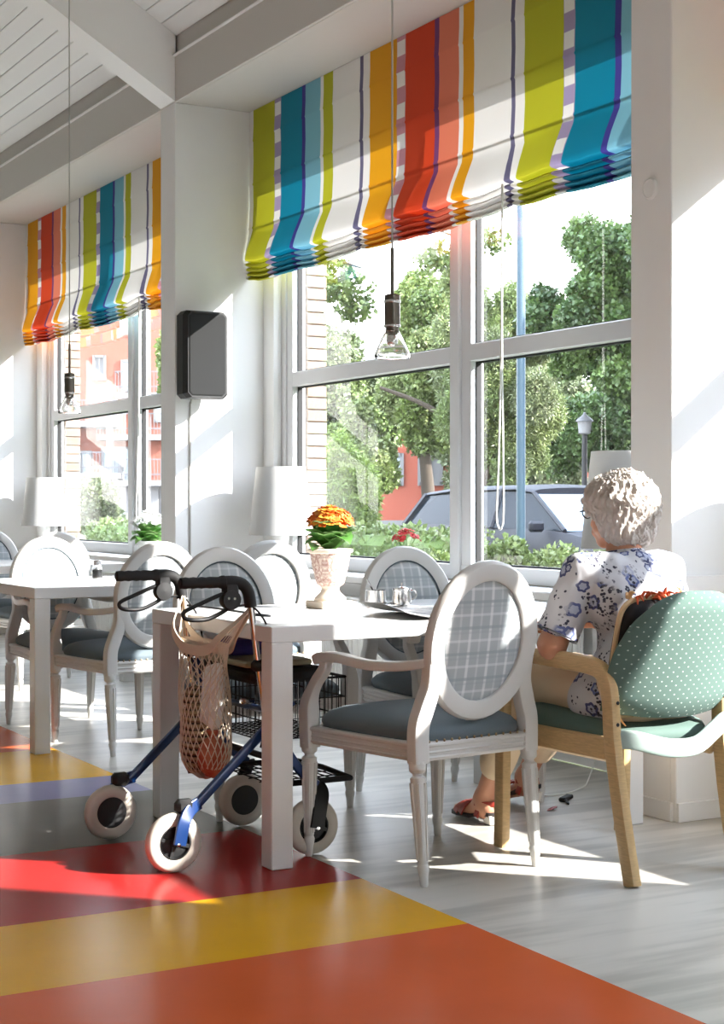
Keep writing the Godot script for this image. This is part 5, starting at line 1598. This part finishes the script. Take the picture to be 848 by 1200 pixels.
	tree("street_tree", "big dark green tree filling the window's right side", P(15.9, -0.1, 18.5), [[[vv(0.0, 0, 0), vv(0.0, 1.8, 0.0), vv(-0.1, 3.4, 0.1), vv(-0.2, 5.0, 0.0)], 0.26, 0.10], [[vv(0, 2.2, 0), vv(-0.7, 3.1, -0.3), vv(-1.2, 3.9, -0.5)], 0.09, 0.03]],
		clumps(vv(-0.2, 4.7, 0), vv(2.0, 2.1, 1.9), 46, 0.24, 54) + clumps(vv(-1.3, 3.9, -0.7), vv(0.9, 1.0, 0.9), 16, 0.34, 61) + clumps(vv(-0.2, 2.9, -0.2), vv(1.5, 0.9, 1.4), 14, 0.36, 55), 46000, 0.085, G_DARK + [Color(0.18, 0.28, 0.07)], 2, 423)
	tree("street_tree", "dark tree farther off behind the street lantern", P(24.0, -0.1, 29.5), [[[vv(0, 0, 0), vv(0, 2.0, 0), vv(0.1, 4.0, 0)], 0.2, 0.08]], clumps(vv(0, 3.2, 0), vv(2.6, 2.6, 2.4), 40, 0.28, 56), 28000, 0.11, G_DARK, 0, 424)
	tree("street_tree", "hazy green tree in the distance left of the slanting branches", P(20.0, -0.1, 38.0), [[[vv(0, 0, 0), vv(0, 2.0, 0), vv(0.1, 4.0, 0)], 0.2, 0.08]], clumps(vv(0, 3.6, 0), vv(2.6, 2.6, 2.4), 40, 0.28, 57), 24000, 0.13, G_OLIVE + G_MID, 0, 425)
	tree("street_tree", "slim tree in the distance behind the drooping one", P(30.0, -0.1, 43.0), [[[vv(0, 0, 0), vv(0, 2.0, 0), vv(0.1, 4.0, 0)], 0.2, 0.08]], clumps(vv(0, 3.6, 0), vv(3.4, 3.2, 3.0), 40, 0.28, 58), 22000, 0.15, G_OLIVE, 0, 426)
	tree("street_tree", "grey green bush before the balconies in the farther window", P(10.3, -0.1, 28.5), [[[vv(0, 0, 0), vv(0, 0.8, 0), vv(0.0, 1.5, 0)], 0.06, 0.02]], clumps(vv(0, 0.85, 0), vv(0.6, 0.9, 0.6), 18, 0.4, 59), 4200, 0.09, G_OLIVE, 0, 427)
	tree("street_tree", "green tree seen at the edge of the farther window beside the pillar", P(24.6, -0.1, 58.0), [[[vv(0, 0, 0), vv(0, 3.0, 0), vv(0.1, 6.0, 0)], 0.2, 0.1]], clumps(vv(0, 6.4, 0), vv(1.0, 2.4, 1.0), 22, 0.34, 60), 6000, 0.24, G_BRIGHT + G_MID, 0, 428)
	# posts
	var p := thing("blue_pole", "tall pale blue steel pole standing outside the window", "pole", P(8.67, -0.12, 12.33))
	part("shaft", MB.new().lathe([Vector2(0.044, 0), Vector2(0.042, 3.0), Vector2(0.038, 5.6), Vector2(0.001, 5.61)], 18), M.pole_blue, p)
	part("base_collar", MB.new().lathe([Vector2(0.07, 0), Vector2(0.07, 0.1), Vector2(0.05, 0.13), Vector2(0.04, 0.14)], 18), M.pole_blue, p)
	p = thing("street_lantern", "black street lantern post with a pale cap under the dark trees", "street lamp", P(14.75, -0.12, 19.3))
	part("post", MB.new().lathe([Vector2(0.06, 0), Vector2(0.045, 0.5), Vector2(0.04, 2.3)], 12), M.black_plastic, p)
	part("lantern_glass", MB.new().lathe([Vector2(0.05, 2.3), Vector2(0.09, 2.32), Vector2(0.11, 2.5), Vector2(0.09, 2.52)], 14), M.concrete_white, p)
	part("cap", MB.new().lathe([Vector2(0.14, 2.5), Vector2(0.12, 2.53), Vector2(0.03, 2.6), Vector2(0.015, 2.64)], 14), M.rail_metal, p)
	car()
	houses()

func car() -> void:
	# local -z is away from the camera along the street; the nose points to +z
	var t := thing("parked_car", "dark blue car parked along the street behind the hedge", "car", P(11.75, -0.12, 15.7))
	var sec := func(z: float, w: float, y0: float, y1: float, cr: float) -> PackedVector3Array:
		var r := PackedVector3Array()
		for q in [[-1.0, 0.0], [-1.03, 0.35], [-1.0, 0.75], [-0.9, 1.0], [-0.45, 1.0 + cr], [0.0, 1.0 + cr * 1.3], [0.45, 1.0 + cr], [0.9, 1.0], [1.0, 0.75], [1.03, 0.35], [1.0, 0.0]]:
			r.append(Vector3(q[0] * w, lerpf(y0, y1, q[1]), z))
		return r
	part("body", MB.new().loft([sec.call(-2.75, 0.70, 0.35, 0.80, 0.02), sec.call(-2.6, 0.82, 0.22, 0.95, 0.02), sec.call(-1.9, 0.86, 0.20, 0.98, 0.0), sec.call(0.2, 0.87, 0.20, 0.95, 0.0), sec.call(0.9, 0.86, 0.20, 0.92, 0.03), sec.call(1.7, 0.82, 0.22, 0.80, 0.05), sec.call(2.05, 0.70, 0.25, 0.68, 0.05), sec.call(2.15, 0.60, 0.32, 0.58, 0.02)]), M.car_blue, t, 50.0)
	part("roof", MB.new().loft([sec.call(-2.35, 0.60, 1.34, 1.40, 0.3), sec.call(-1.6, 0.64, 1.39, 1.455, 0.3), sec.call(-0.2, 0.64, 1.40, 1.465, 0.3), sec.call(0.15, 0.60, 1.36, 1.42, 0.3)]), M.car_blue, t, 50.0)
	var cab := func(z: float, w: float, y: float) -> Array: return [Vector3(-w, y, z), Vector3(w, y, z)]
	var lo := [cab.call(-2.65, 0.76, 0.95), cab.call(-0.5, 0.80, 0.95), cab.call(0.95, 0.76, 0.93)]
	var hi := [cab.call(-2.32, 0.60, 1.36), cab.call(-0.5, 0.64, 1.42), cab.call(0.12, 0.60, 1.38)]
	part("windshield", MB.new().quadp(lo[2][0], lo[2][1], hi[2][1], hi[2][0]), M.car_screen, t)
	part("rear_window", MB.new().quadp(lo[0][1], lo[0][0], hi[0][0], hi[0][1]), M.car_glass, t)
	for s in 2:
		part("side_window", MB.new().quadp(lo[0][s], lo[1][s], hi[1][s], hi[0][s]), M.car_glass, t)
		part("side_window", MB.new().quadp(lo[1][s], lo[2][s], hi[2][s], hi[1][s]), M.car_glass, t)
		part("door_pillar", MB.new().tube([lo[1][s], hi[1][s]], 0.03, 6), M.car_blue, t)
		part("door_pillar", MB.new().tube([lo[2][s], hi[2][s]], 0.03, 6), M.car_blue, t)
		part("door_pillar", MB.new().tube([lo[0][s], hi[0][s]], 0.05, 6), M.car_blue, t)
		var sx := -1.0 if s == 0 else 1.0
		part("mirror", MB.new().box(Vector3(sx * 0.93, 0.98, 0.62), Vector3(0.2, 0.13, 0.09), 0.03), M.car_blue, t)
		part("headlight", MB.new().blob(Vector3(sx * 0.62, 0.62, 1.98), Vector3(0.16, 0.09, 0.12), 10), M.chrome, t)
		for z in [-1.75, 1.32]:
			var w := part("wheel", MB.new().lathe([Vector2(0.2, -0.1), Vector2(0.31, -0.09), Vector2(0.32, 0.0), Vector2(0.31, 0.09), Vector2(0.2, 0.1)], 24, Vector3(sx * 0.78, 0.32, z), Basis(Vector3.UP, Vector3.RIGHT, Vector3.FORWARD)), M.rubber_black, t)
			part("hubcap", MB.new().lathe([Vector2(0.01, -0.11), Vector2(0.2, -0.10), Vector2(0.2, 0.10), Vector2(0.01, 0.11)], 18, Vector3(sx * 0.78, 0.32, z), Basis(Vector3.UP, Vector3.RIGHT, Vector3.FORWARD)), M.chrome, w)
	part("bumper", MB.new().box(Vector3(0, 0.38, 2.1), Vector3(1.3, 0.16, 0.12), 0.04), M.car_blue, t)
	part("bumper", MB.new().box(Vector3(0, 0.42, -2.72), Vector3(1.4, 0.18, 0.12), 0.04), M.car_blue, t)

func house(called: String, label: String, at: Vector3) -> Node3D:
	var t := thing(called, label, "building", at)
	t.basis = Basis(Vector3.UP, deg_to_rad(-29.37))
	return t

func hwin(t: Node3D, x: float, y: float, w: float, h: float, glass: Material, z := 0.0) -> void:
	var f := MB.new()
	for s in [-1, 1]:
		f.box(vv(x + s * w / 2, y, z + 0.04), vv(0.12, h + 0.12, 0.14))
		f.box(vv(x, y + s * h / 2, z + 0.04), vv(w, 0.12, 0.14))
	f.box(vv(x, y, z + 0.04), vv(0.06, h, 0.1))
	var o := part("window_frame", f, M.concrete_white, t)
	part("pane", MB.new().box(vv(x, y, z + 0.02), vv(w, h, 0.04)), glass, o)

func balcony(t: Node3D, x0: float, x1: float, y: float, d: float) -> void:
	var o := part("balcony_slab", MB.new().box(vv((x0 + x1) / 2, y, d / 2), vv(x1 - x0, 0.28, d)), M.concrete_white, t)
	var r := MB.new()
	for yy in [0.3, 1.05]: r.box(vv((x0 + x1) / 2, y + 0.14 + yy, d - 0.05), vv(x1 - x0, 0.06, 0.05))
	var n := int((x1 - x0) / 0.16)
	for i in n + 1: r.box(vv(lerpf(x0, x1, float(i) / n), y + 0.65, d - 0.05), vv(0.03, 1.0, 0.03))
	for xx in [x0, x1]: r.box(vv(xx, y + 1.19, d / 2), vv(0.05, 0.06, d))
	part("railing", r, M.rail_metal, o)

func houses() -> void:
	# apartment block filling the farther window; 23.1 px of the photograph per metre, local x to the right
	var t := house("apartment_block", "salmon apartment block with white balconies seen through the farther window", P(28.2, 0, 76.0))
	part("wall", MB.new().box(vv(-0.9, 5.5, -3.0), vv(9.6, 14, 6.0)), M.salmon_wall, t)
	part("loggia_wall", MB.new().box(vv(-2.2, 3.3, 0.35), vv(1.0, 2.2, 0.8)), M.concrete_white, t)
	hwin(t, -0.6, 8.0, 0.55, 1.15, M.concrete_white)
	hwin(t, 0.95, 7.6, 0.8, 1.5, M.house_window)
	hwin(t, -2.9, 6.0, 0.9, 1.7, M.house_window)
	hwin(t, -2.4, 10.2, 0.9, 1.3, M.house_window)
	hwin(t, 0.9, 10.4, 0.8, 1.3, M.house_window)
	hwin(t, -1.5, 2.8, 0.9, 1.9, M.house_window)
	hwin(t, 0.0, 3.0, 0.9, 1.9, M.house_window)
	hwin(t, 0.9, 3.0, 0.7, 1.9, M.house_window)
	hwin(t, 1.3, 0.6, 0.5, 1.3, M.dark_window)
	hwin(t, 0.55, 0.6, 0.35, 1.3, M.dark_window)
	hwin(t, -2.6, 0.4, 1.0, 1.5, M.house_window)
	hwin(t, 2.9, 1.0, 1.2, 1.9, M.dark_window)
	hwin(t, 2.7, 6.0, 1.0, 1.4, M.house_window)
	balcony(t, 0.35, 2.6, 6.55, 1.0)
	balcony(t, -3.2, 0.5, 5.1, 1.3)
	balcony(t, -0.6, 3.4, 4.45, 0.9)
	balcony(t, -3.2, 0.6, 2.5, 1.3)
	balcony(t, 0.3, 3.6, 2.15, 0.9)
	part("white_ground_floor", MB.new().box(vv(-0.8, 0.9, 0.12), vv(6.4, 2.2, 0.2)), M.concrete_white, t)
	part("balcony_post", MB.new().box(vv(0.1, 3.8, 1.1), vv(0.3, 2.4, 0.3)), M.concrete_white, t)
	part("roof_edge", MB.new().box(vv(-0.9, 12.6, -2.8), vv(10.2, 0.4, 7.0)), M.concrete_white, t)
	# terrace over the road from the nearest window
	t = thing("brick_terrace", "long dull brick terrace over the road beside the camera", "building", P(19.0, 0, -6.0))
	part("wall", MB.new().box(vv(0, 3.6, 0), vv(8.0, 7.6, 34.0)), M.mortar, t)
	part("roof", MB.new().extrude([Vector2(-4.4, 7.4), Vector2(4.4, 7.4), Vector2(0, 9.0)], vv(0, 0, -17.2), Vector3.RIGHT, Vector3.UP, vv(0, 0, 34.4)), M.rail_metal, t)
	for i in 8:
		for y in [1.6, 4.8]:
			var o := part("window", MB.new().box(vv(-4.02, y, -14.0 + i * 4.0), vv(0.1, 1.5, 1.4)), M.dark_window, t)
	# red houses behind the trees
	t = house("red_house", "orange red house wall between the branches left of the window post", P(28.0, 0, 46.5))
	part("wall", MB.new().box(vv(0.2, 1.7, -1.5), vv(2.6, 5.0, 3.0)), M.house_red, t)
	part("white_base", MB.new().box(vv(0.2, 0.2, 0.05), vv(2.7, 0.7, 0.2)), M.concrete_white, t)
	hwin(t, 0.75, 2.3, 0.75, 1.0, M.concrete_white)
	hwin(t, -0.6, 2.3, 0.75, 1.0, M.house_window)
	part("roof", MB.new().box(vv(0.2, 4.3, -1.5), vv(2.9, 0.2, 3.3)), M.rail_metal, t)
	t = house("red_house", "narrow red house front behind the blue pole", P(33.0, 0, 43.0))
	part("wall", MB.new().box(vv(0, 1.5, -1.5), vv(1.6, 4.2, 3.0)), M.house_red, t)
	part("white_base", MB.new().box(vv(0.8, 0.4, 0.05), vv(3.2, 0.9, 0.2)), M.concrete_white, t)
	hwin(t, -0.5, 2.0, 0.5, 1.6, M.house_window)
	hwin(t, 0.95, 1.9, 0.5, 1.6, M.concrete_white)
	part("side_wall", MB.new().box(vv(1.6, 1.6, -1.5), vv(1.6, 2.4, 2.8)), M.concrete_white, t)
	part("roof", MB.new().box(vv(0.6, 3.7, -1.5), vv(3.6, 0.2, 3.3)), M.rail_metal, t)

func _ready() -> void:
	env()
	make_materials()
	var m := mat("lamp_glass", Color(1, 1, 1, 0.0), 0.02)
	m.refraction_enabled = true
	m.refraction_scale = 0.05
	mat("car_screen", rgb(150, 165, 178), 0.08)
	room()
	window(1, 0, "wide four-pane window behind the table with the urn")
	window(2, 1, "farther four-pane window beyond the loudspeaker pillar")
	window(3, -1, "four-pane window just beside the camera", 1.13)
	window(4, 2, "farthest four-pane window beyond the last pillar")
	window(5, -2, "four-pane window behind the camera")
	piers()
	blind(0, [COOL, WARM, COOL], "long striped roman blind over the window behind the seated woman", 0.0)
	blind(1, [WARM, COOL, WARM], "striped roman blind over the farther window, left of the loudspeaker", 1.0)
	blind(-1, [WARM, COOL, WARM], "striped roman blind over the window beside the camera", 0.0)
	blind(2, [COOL, WARM, COOL], "striped roman blind over the farthest window beyond the last pillar", 0.0)
	radiator(5.3, 8.3, "white ribbed radiator under the window behind the urn table")
	radiator(9.9, 12.8, "white ribbed radiator under the farther window")
	# tables and chairs
	table("white dining table with the urn and the newspaper, walker parked at its end", 4.36, 2.14)
	table("white dining table with the glass shaker, second from the camera", 6.90, 2.2)
	table("white dining table farthest away at the left edge", 9.44, 2.2)
	var c := make_chair()
	c.position = P(2.625, 0, 4.27)
	c.rotation.y = deg_to_rad(7)
	c.set_meta("label", "white plaid oval-back armchair nearest the camera, next to the seated woman")
	copy(c, "white plaid oval-back armchair at the second table, pulled out behind the walker", P(2.68, 0, 6.98), deg_to_rad(5), "oval_back_chair")
	copy(c, "white plaid oval-back armchair by the window, seen behind the urn", P(3.24, 0, 6.92), deg_to_rad(-2), "oval_back_chair")
	copy(c, "white plaid oval-back armchair right behind the walker's grips, facing the camera", P(2.575, 0, 5.39), PI, "oval_back_chair")
	copy(c, "white plaid oval-back armchair behind the milk jug, facing the camera", P(3.25, 0, 5.12), PI, "oval_back_chair")
	copy(c, "sunlit white oval-back armchair across the second table, beside the glass shaker", P(2.62, 0, 7.65), PI + 0.05, "oval_back_chair")
	copy(c, "shaded oval-back armchair whose rim shows above the sunlit one", P(3.10, 0, 9.60), 0.0, "oval_back_chair")
	copy(c, "sunlit oval-back armchair cut off by the left picture edge", P(3.05, 0, 10.30), PI, "oval_back_chair")
	wood_armchair()
	person()
	rollator()
	net_bag()
	potted_things()
	table_things()
	table_lamp("white table lamp on the sill behind the orange flowers", P(4.25, 0.74, 8.55))
	table_lamp("white table lamp on the sill of the farther window", P(4.25, 0.74, 13.08))
	table_lamp("white table lamp on the sill behind the woman's head", P(4.25, 0.74, 5.27))
	table_lamp("white table lamp on the sill beside the camera's pillar", P(4.24, 0.74, 3.92))
	pendant("glass pendant lamp hanging over the urn table", P(2.90, 1.655, 4.93), 4.41)
	pendant("glass pendant lamp hanging before the farther window", P(3.0, 1.65, 8.77), 4.35)
	speaker()
	outdoors()
